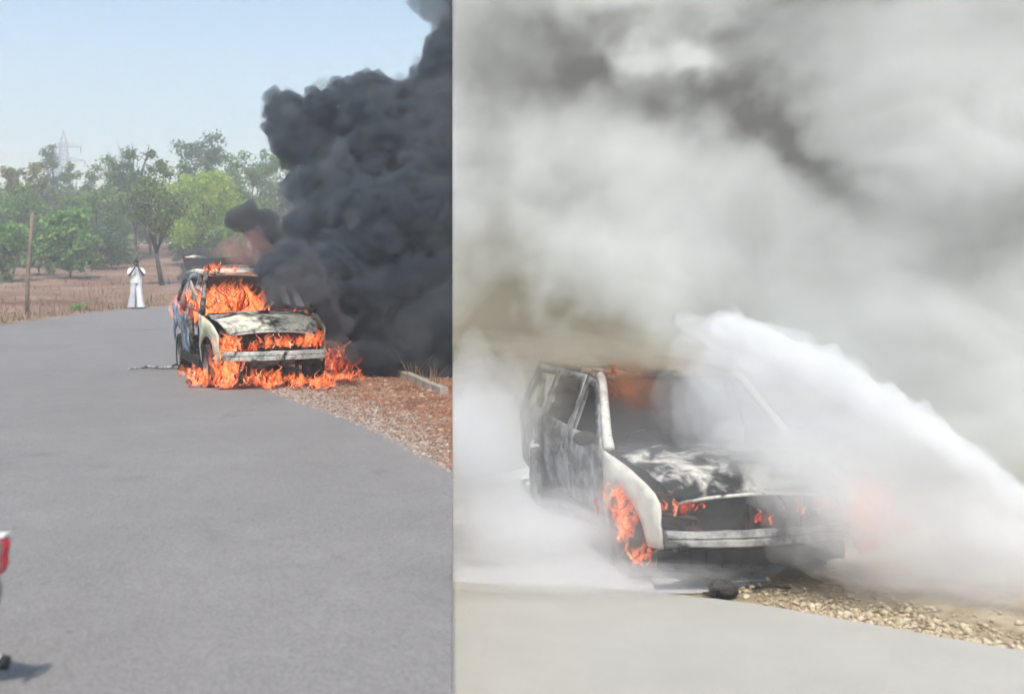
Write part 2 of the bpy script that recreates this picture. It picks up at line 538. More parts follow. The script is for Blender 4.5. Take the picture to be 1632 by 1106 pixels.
def make_car(name, loc, a, label, paints, opened, seed):
    """paints: hood, fender, side, roof, beam materials"""
    root = empty(name, loc, a - math.pi / 2, label, 'car')
    rnd = random.Random(seed)
    P = paints
    fen = [(0.94, 0.33), (0.94, 1.05), (1.25, 1.015), (1.55, 0.965), (1.80, 0.900), (1.95, 0.845), (2.04, 0.77), (2.06, 0.68), (2.05, 0.60), (2.06, 0.48), (2.0, 0.37)] + arc(1.38, 0.32, 0.42, 4, 176)
    fdoor = [(0.91, 0.33), (0.91, 1.08), (0.30, 1.58), (0.16, 1.625), (-0.10, 1.64), (-0.10, 0.33)]
    fwin = [(0.72, 1.12), (0.22, 1.545), (-0.03, 1.565), (-0.03, 1.10)]
    rdoor = [(-0.13, 0.33), (-0.13, 1.64), (-1.02, 1.625), (-1.10, 1.10), (-1.10, 0.80)] + arc(-1.37, 0.32, 0.47, 62, 10, 6) + [(-0.88, 0.33)]
    rwin = [(-0.20, 1.10), (-0.20, 1.565), (-0.94, 1.555), (-1.00, 1.12)]
    qua = [(-1.13, 0.86), (-1.13, 1.10), (-1.05, 1.625), (-1.92, 1.60), (-2.18, 1.10), (-2.24, 0.75), (-2.22, 0.40), (-2.0, 0.36)] + arc(-1.37, 0.32, 0.43, 4, 120, 12)[::1]
    qua = [(-1.13, 0.82), (-1.13, 1.10), (-1.05, 1.625), (-1.92, 1.60), (-2.18, 1.10), (-2.24, 0.75), (-2.22, 0.40), (-1.98, 0.36)] + arc(-1.37, 0.32, 0.44, 176, 62, 12)
    qwin = [(-1.20, 1.14), (-1.13, 1.53), (-1.80, 1.51), (-1.98, 1.16)]
    for s in (-1, 1):
        yf = lambda x, z, s=s: s * side_y(x, z)
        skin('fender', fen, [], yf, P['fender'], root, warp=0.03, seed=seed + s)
        if s < 0 and opened:
            # driver's door stands ajar, its window frame burnt through and peeled outwards
            hinge = bpy.data.objects.new('open_door', None); COL.objects.link(hinge); hinge.parent = root
            hinge.location = (0.91, -0.905, 0); hinge.rotation_euler = (0, 0, R(-opened))
            hinge['label'] = 'scorched door standing ajar with its window frame peeled outwards'
            low = [(0.0, 0.33), (0.0, 1.06), (-0.25, 1.10), (-0.62, 1.08), (-0.80, 1.16), (-0.84, 1.42), (-0.92, 1.46), (-1.01, 1.06), (-1.01, 0.33)]
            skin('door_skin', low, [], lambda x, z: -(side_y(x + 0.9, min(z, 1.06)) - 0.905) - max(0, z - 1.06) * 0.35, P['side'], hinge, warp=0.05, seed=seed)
            skin('door_lining', [(-0.05, 0.38), (-0.05, 1.0), (-0.95, 1.0), (-0.95, 0.38)], [[(-0.2, 0.55), (-0.2, 0.85), (-0.75, 0.85), (-0.75, 0.55)]], lambda x, z: 0.07, M_SOOT, hinge)
            tube('door_edge', [(-0.99, 0.02, 0.36), (-1.0, 0.03, 0.8), (-0.99, 0.0, 1.08), (-0.93, -0.10, 1.40)], 0.022, P['trim'], hinge)
            tube('frame_prong', [(-0.62, 0.0, 1.06), (-0.70, -0.10, 1.22), (-0.66, -0.20, 1.40), (-0.60, -0.22, 1.52)], [0.045, 0.04, 0.03, 0.015], P['trim'], hinge)
            bm = bmesh.new()
            bmesh.ops.create_icosphere(bm, subdivisions=2, radius=1.0, matrix=Matrix.Translation((-0.52, -0.32, 1.20)) @ Matrix.Rotation(R(25), 4, 'Y') @ Matrix.Diagonal((0.10, 0.055, 0.16, 1)))
            add_tube(bm, [(-0.45, -0.02, 1.04), (-0.50, -0.18, 1.10), (-0.52, -0.30, 1.16)], 0.025)
            bm_obj('mirror', bm, P['mirror'], hinge, True)
        else:
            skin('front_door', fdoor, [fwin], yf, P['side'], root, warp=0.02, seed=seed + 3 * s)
            bm = bmesh.new()
            bmesh.ops.create_icosphere(bm, subdivisions=2, radius=1.0, matrix=Matrix.Translation((0.74, s * 1.02, 1.12)) @ Matrix.Diagonal((0.06, 0.11, 0.075, 1)))
            add_tube(bm, [(0.76, s * 0.88, 1.07), (0.75, s * 0.98, 1.10)], 0.022)
            if rnd.random() < 2: bm_obj('mirror', bm, M_SOOT, root, True)
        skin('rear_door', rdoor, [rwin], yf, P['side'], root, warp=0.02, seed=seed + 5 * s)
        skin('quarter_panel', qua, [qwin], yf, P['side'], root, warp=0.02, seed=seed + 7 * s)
        y = lambda x, z: s * (side_y(x, z) - 0.03)
        tube('windscreen_pillar', [(1.02, y(1.02, 1.06), 1.06), (0.86, y(0.86, 1.16), 1.16), (0.30, y(0.30, 1.60), 1.60), (0.16, y(0.16, 1.655), 1.655)], [0.05, 0.045, 0.04, 0.045], P['pillar'], root, 8)
        tube('roof_rail', [(0.17, y(0.17, 1.65), 1.655), (-0.8, y(-0.8, 1.66), 1.665), (-1.9, y(-1.9, 1.62), 1.63), (-2.15, y(-2.15, 1.15), 1.15)], 0.045, P['roof'], root, 8)
        tube('centre_pillar', [(-0.115, y(-0.1, 0.36), 0.36), (-0.115, y(-0.1, 1.06), 1.06), (-0.115, y(-0.1, 1.64), 1.64)], 0.04, P['pillar'], root, 8)
        box('sill', (-0.06, s * 0.85, 0.30), (1.95, 0.12, 0.14), M_SOOT, root, None, 0.02)
        box('strut_tower', (1.38, s * 0.52, 0.72), (0.34, 0.22, 0.40), M_RUST, root, None, 0.05)
        # lamp bucket: an open frame, the lamp itself is gone
        bm = bmesh.new()
        ring = [(2.02, s * 0.47, 0.62), (2.02, s * 0.50, 0.79), (1.94, s * 0.77, 0.83), (1.92, s * 0.79, 0.66), (2.02, s * 0.47, 0.62)]
        add_tube(bm, ring, 0.022)
        bm_obj('headlamp_frame', bm, M_RUST, root, True)
        tube('chassis_rail', [(2.08, s * 0.50, 0.50), (1.6, s * 0.50, 0.50), (1.0, s * 0.48, 0.40), (-1.9, s * 0.48, 0.36)], 0.055, M_RUST, root, 8)
        for wx in (1.38, -1.37): make_wheel(root, wx, s * 0.80, seed + wx * s)
    hood = panel_grid('bonnet', 1.03, 2.07, 16, lambda x: 0.79 - 0.13 * max(0, (x - 1.3) / 0.77) ** 2.5, 18,
        lambda x, t: 1.065 - 0.075 * (x - 1.03) - 0.155 * max(0, (x - 1.55) / 0.52) ** 2 - 0.05 * t * t + 0.018 * math.exp(-((abs(t) - 0.55) / 0.1) ** 2) + 0.028 * fbm((x * 2.4 + seed, t * 1.8, seed), 1.0, 3), P['hood'], root, 0.018)
    bm = bmesh.new()
    pts = [(2.08 - 0.03 * t * t, t * 0.655, 0.822 - 0.048 * t * t) for t in np.linspace(-1, 1, 13)]
    add_tube(bm, pts, 0.016)
    bm_obj('bonnet_lip', bm, P['trim'], hood, True)
    panel_grid('roof', 0.16, -1.95, 16, lambda x: 0.70, 12,
        lambda x, t: 1.70 - 0.05 * t * t - 0.03 * max(0, (x + 0.1) / 0.26) ** 2 - 0.04 * max(0, (-1.3 - x) / 0.65) ** 2 + 0.03 * fbm((x * 1.5 + seed, t * 1.5, 3), 1.0, 3), P['roof'], root)
    box('cowl', (1.0, 0, 1.0), (0.16, 1.60, 0.07), M_SOOT, root, None, 0.02)
    tube('windscreen_header', [(0.19, -0.66, 1.635), (0.21, 0, 1.665), (0.19, 0.66, 1.635)], 0.035, P['roof'], root, 8)
    box('firewall', (0.93, 0, 0.74), (0.05, 1.56, 0.62), M_SOOT, root)
    tube('dash_beam', [(0.72, -0.80, 0.92), (0.70, 0, 0.95), (0.72, 0.80, 0.92)], 0.05, M_RUST, root, 8)
    bm = bmesh.new()
    c = Vector((0.42, -0.36, 0.98)); q = Matrix.Rotation(R(-62), 3, 'Y')
    add_tube(bm, [c + q @ Vector((0.18 * math.cos(2 * math.pi * k / 20), 0.18 * math.sin(2 * math.pi * k / 20), 0)) for k in range(21)], 0.014)
    add_tube(bm, [(0.70, -0.36, 0.90), c], 0.022); add_tube(bm, [c + q @ Vector((0, -0.17, 0)), c, c + q @ Vector((0, 0.17, 0))], 0.014)
    bm_obj('steering_wheel', bm, M_SOOT, root, True)
    for (sx, sy) in ((0.05, -0.38), (0.05, 0.38), (-0.85, -0.38), (-0.85, 0.38)):
        bm = bmesh.new()
        add_tube(bm, [(sx + 0.25, sy - 0.22, 0.55), (sx - 0.18, sy - 0.22, 0.52), (sx - 0.34, sy - 0.20, 1.12), (sx - 0.35, sy + 0.20, 1.12), (sx - 0.18, sy + 0.22, 0.52), (sx + 0.25, sy + 0.22, 0.55)], 0.02)
        for k in range(5):
            z = 0.6 + 0.11 * k; x = sx - 0.19 - 0.16 * (z - 0.52) / 0.6
            add_tube(bm, [(x, sy - 0.2, z), (x - 0.03, sy, z + 0.01), (x, sy + 0.2, z)], 0.008)
        for k in range(4):
            add_tube(bm, [(sx + 0.2 - 0.1 * k, sy - 0.2, 0.54), (sx + 0.2 - 0.1 * k, sy, 0.50), (sx + 0.2 - 0.1 * k, sy + 0.2, 0.54)], 0.008)
        add_tube(bm, [(sx - 0.35, sy - 0.06, 1.12), (sx - 0.37, sy - 0.06, 1.30), (sx - 0.37, sy + 0.06, 1.30), (sx - 0.35, sy + 0.06, 1.12)], 0.012)
        bm_obj('seat_frame', bm, M_RUST, root, True)
    box('floor_pan', (-0.5, 0, 0.30), (2.9, 1.62, 0.06), M_SOOT, root)
    # front end
    bm = bmesh.new()
    add_box(bm, (1.97, 0, 0.81), (0.06, 1.30, 0.05), None, 0.01)
    add_box(bm, (1.97, 0, 0.36), (0.07, 1.24, 0.06), None, 0.01)
    for yy in (-0.46, 0.0, 0.46): add_box(bm, (1.985, yy, 0.585), (0.035, 0.045, 0.41), None, 0.008)
    bm_obj('radiator_support', bm, M_RUST, root)
    box('radiator', (1.92, 0, 0.59), (0.05, 0.98, 0.40), M_SOOT, root, None, 0.01)
    bm = bmesh.new()
    r0 = lathe(bm, [(0.20, -0.02), (0.215, 0.0), (0.20, 0.02)], 24)
    for k in range(7):
        a2 = 2 * math.pi * k / 7
        add_box(bm, (0.11 * math.cos(a2), 0, 0.11 * math.sin(a2)), (0.19, 0.012, 0.05), Matrix.Rotation(-a2, 3, 'Y'))
    fo = bm_obj('cooling_fan', bm, M_RUST, root); fo.rotation_euler = (0, 0, R(90)); fo.location = (1.965, 0.12, 0.60)
    bm = bmesh.new()
    r = bmesh.ops.create_cube(bm, size=1, matrix=Matrix.Translation((1.48, 0.0, 0.66)) @ Matrix.Diagonal((0.62, 0.72, 0.50, 1)))
    bmesh.ops.subdivide_edges(bm, edges=bm.edges[:], cuts=5, use_grid_fill=True)
    for v in bm.verts: v.co += Vector((0.4, 0.7, 1)) * 0.06 * fbm(v.co, 4.5, 3)
    bm_obj('engine', bm, M_SOOT, root)
    # steel impact beam with its end caps
    V, F = [], []
    n = 16
    for i in range(n + 1):
        t = -1 + 2 * i / n
        x = 2.20 - 0.10 * t * t; y = t * 0.78
        for dx, dz in ((0.0, -0.065), (0.035, -0.06), (0.04, -0.012), (0.018, 0.0), (0.04, 0.012), (0.035, 0.06), (0.0, 0.065), (-0.05, 0.05), (-0.05, -0.05)):
            V.append((x + dx, y, 0.485 + dz + 0.008 * fbm((t * 3, dz * 9, seed), 1.0, 2)))
    for i in range(n):
        for k in range(9):
            F.append((i * 9 + k, i * 9 + (k + 1) % 9, (i + 1) * 9 + (k + 1) % 9, (i + 1) * 9 + k))
    F += [tuple(range(8, -1, -1)), tuple(n * 9 + k for k in range(9))]
    beam = mk('impact_beam', V, F, P['beam'], root)
    for s in (-1, 1): box('crash_box', (2.11, s * 0.52, 0.485), (0.13, 0.10, 0.12), M_SOOT, beam, None, 0.01)
    bm = bmesh.new()
    for i in range(13):
        t = -1 + 2 * i / 12
        if opened:                             # burnt away down to a few brackets
            if i in (2, 3, 7, 9, 10):
                box('bumper_bracket', (2.08 - 0.10 * t * t, t * 0.74, 0.285), (0.045, 0.05, 0.22 + 0.08 * fbm((t * 5, 1, seed), 1, 2)), M_SOOT, root, None, 0.008)
            continue
        h_ = 0.15 + 0.05 * fbm((t * 5, 1, seed), 1, 2)
        add_box(bm, (2.10 - 0.10 * t * t, t * 0.74, 0.285 + 0.02 * fbm((t * 4, seed, 0), 1, 2)), (0.05 + 0.002 * (i % 2), 0.1235, h_))
    if opened: bm.free()
    else: bm_obj('lower_valance', bm, M_SOOT, root)
    # tailgate
    if opened:
        tg = skin('tailgate', [(-0.66, 0.0), (0.66, 0.0), (0.62, 0.85), (-0.62, 0.85)], [[(-0.55, 0.12), (0.55, 0.12), (0.52, 0.40), (-0.52, 0.40)]], lambda x, z: 0.10 * (z / 0.85) ** 2, M_RUST, root, warp=0.03, seed=seed)
        tg.rotation_euler = (R(-66), 0, R(90)); tg.location = (-1.97, 0, 1.64)
        tube('tailgate_edge', [(-0.60, 0.10, 0.84), (-0.40, 0.10, 0.88), (-0.18, 0.10, 0.87)], [0.02, 0.05, 0.025], P['trim'], tg)
    else:
        tg = skin('tailgate', [(-0.72, 0.0), (0.72, 0.0), (0.62, 1.05), (-0.62, 1.05)], [[(-0.58, 0.5), (0.58, 0.5), (0.54, 0.95), (-0.54, 0.95)]], lambda x, z: 0.0, P['side'], root)
        tg.rotation_euler = (R(-8), 0, R(90)); tg.location = (-2.16, 0, 0.58)
    box('rear_crossmember', (-2.12, 0, 0.44), (0.10, 1.55, 0.20), M_SOOT, root, None, 0.03)
    return root

CREAM, WHITE = (0.72, 0.68, 0.52), (0.66, 0.65, 0.58)
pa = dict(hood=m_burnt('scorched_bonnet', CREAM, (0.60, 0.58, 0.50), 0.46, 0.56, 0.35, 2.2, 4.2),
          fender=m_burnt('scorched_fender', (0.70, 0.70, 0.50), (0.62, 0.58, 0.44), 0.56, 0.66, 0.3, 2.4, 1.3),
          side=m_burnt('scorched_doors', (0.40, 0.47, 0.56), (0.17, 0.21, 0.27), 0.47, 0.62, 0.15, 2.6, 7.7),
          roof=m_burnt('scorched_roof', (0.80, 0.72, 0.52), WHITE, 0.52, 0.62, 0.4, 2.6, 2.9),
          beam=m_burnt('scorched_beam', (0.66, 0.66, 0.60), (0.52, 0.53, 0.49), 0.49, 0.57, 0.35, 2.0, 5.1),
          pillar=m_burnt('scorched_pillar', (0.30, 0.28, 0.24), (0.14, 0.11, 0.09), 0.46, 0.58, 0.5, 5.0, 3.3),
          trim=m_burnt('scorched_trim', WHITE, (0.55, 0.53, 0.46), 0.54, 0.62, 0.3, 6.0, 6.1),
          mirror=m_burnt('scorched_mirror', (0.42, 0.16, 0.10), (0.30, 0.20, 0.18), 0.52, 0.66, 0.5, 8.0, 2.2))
CARX = (-3.5, 18.0, 0.0)
CARA = R(22.7)
car1 = make_car('burning_car', (CARX[0], CARX[1], 0.012), CARA, 'scorched white car engulfed in orange flames with its tailgate raised and front door ajar', pa, 17, 3)

car1.scale = (1.0, 1.0, 1.05)
pb = dict(pa)
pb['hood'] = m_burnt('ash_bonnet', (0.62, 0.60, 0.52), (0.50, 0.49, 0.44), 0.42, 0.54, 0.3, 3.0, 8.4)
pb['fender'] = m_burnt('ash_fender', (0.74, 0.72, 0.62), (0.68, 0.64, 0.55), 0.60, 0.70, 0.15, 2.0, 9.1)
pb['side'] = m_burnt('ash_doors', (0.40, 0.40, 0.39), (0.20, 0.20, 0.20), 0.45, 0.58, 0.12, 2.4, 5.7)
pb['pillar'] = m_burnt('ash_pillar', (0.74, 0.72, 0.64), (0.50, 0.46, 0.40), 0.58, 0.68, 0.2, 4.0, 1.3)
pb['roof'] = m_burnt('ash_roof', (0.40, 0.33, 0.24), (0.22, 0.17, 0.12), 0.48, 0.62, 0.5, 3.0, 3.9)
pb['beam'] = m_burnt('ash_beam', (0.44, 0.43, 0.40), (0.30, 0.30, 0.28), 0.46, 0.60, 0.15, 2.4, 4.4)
CBX = (2.20, 11.2)
CBA = R(11.5)
car2 = make_car('burning_car', (CBX[0], CBX[1], LZ + 0.0), CBA, 'ash-covered burnt car being hosed down, half hidden in white smoke', pb, 0, 11)

car2.scale = (1.0, 1.08, 1.0)
def cabin_smoke(root, label, dens):
    v0, f0 = ico(3)
    sg = lambda t: math.copysign(abs(t) ** 0.5, t)
    V = np.array([(-0.62 + 1.18 * sg(p[0]) - 0.36 * sg(p[2]), sg(p[1]) * (0.74 - 0.10 * sg(p[2])), 1.13 + 0.47 * sg(p[2])) for p in v0])
    o = npmesh('cabin_smoke', V, f0, m_volume('cabin_smoke', (0.16, 0.13, 0.115), dens), root, True)
    o['kind'] = 'stuff'; o['label'] = label
cabin_smoke(car1, 'dark smoke filling the burning cabin', 1.6)
cabin_smoke(car2, 'dark smoke filling the hosed cabin', 8.0)
def on_car(c, z0, ang, p):            # a point given in a car's own axes
    f = Vector((math.sin(ang), -math.cos(ang), 0)); l = Vector((math.cos(ang), math.sin(ang), 0))
    return Vector((c[0], c[1], z0)) + f * p[0] + l * p[1] + Vector((0, 0, p[2]))

# ------------------------------------------------------------------ flames
def tongues(rs, spots, lean, rk, hk, ck):
    V, F = [], []
    for (b, h, r, cnt, sp) in spots:
        for _ in range(max(2, int(cnt * ck))):
            o = Vector(b) + Vector((rs.normal(0, sp), rs.normal(0, sp * 0.7), rs.uniform(0, 0.5) * h))
            hh = h * hk * rs.uniform(0.3, 1.25); rr = r * rk * rs.uniform(0.4, 1.35)
            ph, fr = rs.uniform(0, 6.3), rs.uniform(2.0, 4.5)
            lx, ly = lean[0] + rs.normal(0, 0.40), lean[1] + rs.normal(0, 0.2)
            n, m = 6, 8
            s0 = len(V)
            for i in range(m):
                t = i / (m - 1)
                rad = rr * (0.45 + 1.25 * t - 1.67 * t ** 1.4) + 0.003
                cx = o.x + lx * hh * t + 0.26 * hh * t * math.sin(ph + fr * t * 2.2)
                cyy = o.y + ly * hh * t + 0.12 * hh * t * math.cos(ph * 1.3 + fr * t * 2.0)
                for k in range(n):
                    a = 2 * math.pi * k / n + t * 1.2
                    V.append((cx + rad * math.cos(a), cyy + rad * 0.7 * math.sin(a), o.z + hh * t))
            for i in range(m - 1):
                for k in range(n):
                    F.append((s0 + i * n + k, s0 + i * n + (k + 1) % n, s0 + (i + 1) * n + (k + 1) % n, s0 + (i + 1) * n + k))
            for q in (0, (m - 1) * n):
                F.append((s0 + q, s0 + q + 1, s0 + q + 2, s0 + q + 3)); F.append((s0 + q, s0 + q + 3, s0 + q + 4, s0 + q + 5))
    return np.array(V), np.array(F)

def flames(name, spots, mat, label, seed, lean=(0.12, 0.0), glow=1.0):
    """spots: (base point, height, radius, how many, spread) - knots of licking tongues inside a glowing envelope"""
    rs = np.random.RandomState(seed)
    V, F = tongues(rs, spots, lean, 0.50, 0.80, 0.95)
    o = npmesh(name, V, F, mat, None, True)
    V, F = tongues(rs, spots, lean, 1.25, 1.15, 1.0)
    e = npmesh('flame_envelope', V, F, M_ENV if glow == 1.0 else M_ENV2, o)
    m = e.modifiers.new('union', 'REMESH'); m.mode = 'VOXEL'; m.voxel_size = 0.022; m.use_smooth_shade = True
    e['kind'] = 'stuff'
    return tag(o, label, 'flames', kind='stuff')

M_ENV = m_volume('flame_glow', (0.10, 0.05, 0.04), 2.0, 0.0, emit=(1.0, 0.21, 0.055), estr=9.0)
M_ENV2 = m_volume('dim_flame_glow', (0.10, 0.05, 0.04), 2.0, 0.0, emit=(1.0, 0.13, 0.05), estr=2.2)
M_FIRE = m_flame('fire', 1.0)
M_FIRE_DEEP = m_flame('deep_fire', 0.9, 0.03)
C1 = lambda x, y, z: on_car(CARX, 0.012, CARA, (x, y, z))
C2 = lambda x, y, z: on_car((CBX[0], CBX[1]), LZ, CBA, (x, y, z))
cab = []
for (x, y, z, h, n) in [(0.55, -0.60, 1.02, 0.36, 16), (0.55, -0.40, 1.00, 0.42, 18), (0.50, -0.20, 1.00, 0.40, 18), (0.50, 0.0, 1.0, 0.32, 12), (0.3, -0.62, 0.95, 0.42, 14), (0.0, -0.5, 0.95, 0.45, 14), (-0.2, -0.7, 0.9, 0.45, 12), (-0.6, -0.72, 0.95, 0.40, 10), (0.2, -0.1, 1.0, 0.4, 12), (0.62, 0.45, 1.02, 0.16, 8), (0.7, 0.6, 1.03, 0.16, 8)]:
    cab.append((C1(x, y, z - 0.03), h * (1.05 if y < 0.1 else 0.7), 0.062, int(n * 2.2), 0.13))
flames('flames', cab, M_FIRE, 'orange flames filling the cabin behind the missing windscreen', 1)
roofl = [(C1(0.18, -0.62, 1.68), 0.18, 0.05, 10, 0.05), (C1(0.1, -0.45, 1.72), 0.16, 0.05, 8, 0.06), (C1(0.15, -0.2, 1.72), 0.12, 0.05, 6, 0.06)]
flames('flames', roofl, M_FIRE, 'small flames licking over the front edge of the roof', 2)
eng = []
for (x, y, z, h, n) in [(1.98, -0.66, 0.66, 0.24, 18), (1.9, -0.72, 0.45, 0.34, 14), (1.98, -0.62, 0.25, 0.36, 12), (1.96, -0.05, 0.68, 0.20, 10), (1.95, 0.15, 0.66, 0.18, 8), (1.95, 0.45, 0.68, 0.20, 10), (1.95, 0.62, 0.66, 0.26, 10), (2.0, 0.3, 0.70, 0.14, 6), (1.98, -0.3, 0.66, 0.14, 6)]:
    eng.append((C1(x + 0.03, y, z - 0.09), h * 1.0, 0.045, int(n * 1.7), 0.085))
flames('flames', eng, M_FIRE, 'flames in the empty headlamp openings and behind the bumper beam', 3)
gr = []
rg = random.Random(5)
for k in range(30):                        # burning fuel along the ground under the front of the car
    t = k / 29
    x0, x1 = 298, 570
    u = x0 + (x1 - x0) * t
    v = 606 + 8 * math.sin(t * 3.1) + rg.uniform(-4, 3)
    Y = 1.9 * 1700 / (v - 420)
    p = px(u, v, Y); p.z = 0.012
    gr.append((p, rg.uniform(0.03, 0.20) * (1.4 if u < 370 else 1.0), 0.042, rg.randint(4, 13), 0.09))
for (u, h) in ((312, 0.38), (326, 0.34), (340, 0.30), (352, 0.55), (360, 0.60), (366, 0.45), (428, 0.36), (434, 0.3), (470, 0.24), (520, 0.26), (505, 0.30)):
    Y = 16.2 if u < 348 else 15.95
    p = px(u, 600, Y); p.z = 0.02
    gr.append((p, h * 0.7, 0.045, 16, 0.07))
flames('flames', gr, M_FIRE, 'low flames spreading over the ground beneath the front bumper', 4)

side = [(C1(1.3, 1.15, 0.12), 0.30, 0.07, 12, 0.12), (C1(1.4, 1.2, 0.32), 0.28, 0.07, 10, 0.10), (C1(1.2, 1.3, 0.1), 0.24, 0.07, 10, 0.12)]
flames('flames', side, M_FIRE_DEEP, 'deep red flames beside the front wing, half lost in black smoke', 9, glow=0.5)
f2 = []
for (x, y, z, h, n, sp) in [(1.52, -0.93, 0.62, 0.24, 14, 0.06), (1.62, -0.95, 0.48, 0.26, 18, 0.06), (1.75, -0.95, 0.36, 0.26, 16, 0.05), (1.9, -0.92, 0.18, 0.26, 12, 0.04)]:
    f2.append((C2(x - 0.10, y - 0.06, z), h * 0.75, 0.035, n, sp))
flames('flames', f2, M_FIRE, 'bright orange flames at the front wheel arch of the hosed car', 6)
f3 = []
for (x, y, z, h, n, sp) in [(1.98, -0.66, 0.72, 0.16, 16, 0.06), (2.0, -0.55, 0.74, 0.14, 8, 0.05), (1.98, 0.10, 0.56, 0.16, 8, 0.06), (1.95, 0.66, 0.66, 0.22, 16, 0.07), (1.95, 1.06, 0.5, 0.34, 20, 0.09), (2.0, 1.10, 0.25, 0.34, 14, 0.07), (2.0, 1.25, 0.45, 0.3, 12, 0.08), (1.95, 0.45, 0.66, 0.14, 8, 0.06)]:
    f3.append((C2(x, y, z - 0.06), h * 0.9, 0.035, n, sp))
flames('flames', f3, M_FIRE_DEEP, 'dull red flames in the front of the hosed car, seen through smoke', 7, glow=0.5)
f4 = []
for (x, y, z, h, n, sp) in [(0.25, -0.58, 1.50, 0.12, 8, 0.04), (0.2, -0.45, 1.50, 0.14, 8, 0.05), (0.15, -0.62, 1.68, 0.10, 8, 0.04)]:
    f4.append((C2(x, y, z - 0.05), h, 0.035, n, sp))
flames('flames', f4, m_flame('amber_fire', 0.6, 0.06), 'small amber flames under the roof edge of the hosed car', 8, glow=0.5)

# ------------------------------------------------------------------ trees and plants
def leaf_cloud(rs, centers, per, spread, size, aspect=0.55, droop=0.25):
    """little folded leaves round clump centres: arrays of vertices and quads (two halves each)"""
    C = np.repeat(np.asarray(centers), per, axis=0)
    n = len(C)
    d = rs.normal(size=(n, 3)); d /= np.linalg.norm(d, axis=1)[:, None]
    P = C + d * (np.abs(rs.normal(0.62, 0.3, size=n)) * spread)[:, None] * np.array([1, 1, 0.8])
    a = rs.normal(size=(n, 3)); a[:, 2] -= droop; a /= np.linalg.norm(a, axis=1)[:, None]
    b = np.cross(a, rs.normal(size=(n, 3))); b /= np.linalg.norm(b, axis=1)[:, None]
    c = np.cross(a, b)
    s = (size * rs.uniform(0.6, 1.35, n))[:, None]
    v0, v2 = P - a * s * 0.5, P + a * s * 0.5
    v1, v3 = P + b * s * aspect * 0.5 + c * s * 0.12, P - b * s * aspect * 0.5 + c * s * 0.12
    V = np.stack([v0, v1, v2, v3], 1).reshape(-1, 3)
    q = np.arange(n)[:, None] * 4
    F = np.concatenate([q + np.array([[0, 1, 2]]), q + np.array([[0, 2, 3]])], 1).reshape(-1, 3)
    return V, F

def make_tree(name, base, h, rx, rz, trunk_r, leafmat, seed, label, clumps=46, per=90, size=0.30, bare=0.0, low=0.35, lean=0.0, group='trees behind the road', cat='tree', twigs=0, spread=None):
    """base point, height, crown radii; the crown starts at `low` of the height"""
    rs = np.random.RandomState(seed)
    root = empty(name, base, 0, label, cat, group)
    bm = bmesh.new()
    top = Vector((lean * h, 0, h * 0.80))
    mid = [Vector((lean * h * t + 0.05 * h * rs.normal() * t, 0.04 * h * rs.normal() * t, top.z * t)) for t in (0, 0.25, 0.5, 0.75, 1)]
    mid[0] = Vector((0, 0, -0.15))
    add_tube(bm, mid, [trunk_r, trunk_r * 0.8, trunk_r * 0.62, trunk_r * 0.4, trunk_r * 0.15], 8)
    cz = h * (1 + low) / 2
    cen = []
    for k in range(clumps):
        d = rs.normal(size=3); d /= np.linalg.norm(d)
        r = rs.uniform(0.35, 1.0) ** 0.6
        lump = 1 + 0.28 * math.sin(d[0] * 5 + seed) * math.cos(d[2] * 4 + seed * 2)
        c = np.array([lean * h * 0.7 + d[0] * rx * r * lump, d[1] * rx * r * lump, cz + d[2] * (h - h * low) / 2 * r * lump])
        if c[2] > h * 0.98: c[2] = h * 0.98
        cen.append(c)
    cen = np.array(cen)
    for k in range(min(14, clumps)):
        c = Vector(cen[rs.randint(clumps)])
        t = min(0.9, max(low * 0.75, 0.5 * c.z / h))
        s = mid[min(3, int(t * 4))].lerp(mid[min(4, int(t * 4) + 1)], t * 4 - int(t * 4))
        m = s.lerp(c, 0.5) + Vector((0, 0, 0.06 * h))
        add_tube(bm, [s, m, c], [trunk_r * 0.38, trunk_r * 0.24, trunk_r * 0.08], 5)
    for k in range(twigs):                   # bare twigs reaching above the crown
        a = rs.uniform(-0.7, 0.7)
        p0 = Vector((lean * h + a * rx * 0.6, rs.normal() * rx * 0.3, h * 0.78)); p2 = p0 + Vector((a * rx * 0.7, 0, h * rs.uniform(0.12, 0.27)))
        add_tube(bm, [p0, p0.lerp(p2, 0.5) + Vector((0.1 * rs.normal(), 0, 0)), p2], [0.05, 0.035, 0.012], 4)
        for q in range(3):
            s = p0.lerp(p2, rs.uniform(0.3, 0.9)); add_tube(bm, [s, s + Vector((rs.normal() * 0.5, 0, rs.uniform(0.1, 0.6)))], [0.03, 0.01], 4)
    bm_obj('trunk', bm, M_BARK, root, True)
    V, F = leaf_cloud(rs, cen, per, spread or max(0.55, rx * 0.30), size)
    npmesh('crown', V, F, leafmat, root)
    return root

LG = m_leaf('leaf_mid', (0.099, 0.192, 0.061), (0.166, 0.280, 0.084), (0.253, 0.370, 0.120))
LD = m_leaf('leaf_dark', (0.066, 0.135, 0.056), (0.104, 0.196, 0.075), (0.166, 0.259, 0.098))
LL = m_leaf('leaf_lime', (0.262, 0.381, 0.075), (0.394, 0.538, 0.106), (0.525, 0.673, 0.151), 0.45)
LB = m_leaf('leaf_olive', (0.187, 0.192, 0.075), (0.262, 0.269, 0.106), (0.350, 0.349, 0.143))
LS = m_leaf('leaf_grey', (0.132, 0.192, 0.090), (0.209, 0.269, 0.129), (0.284, 0.349, 0.165))
LT = m_leaf('leaf_broad', (0.132, 0.259, 0.075), (0.218, 0.381, 0.113), (0.328, 0.492, 0.165), 0.4)

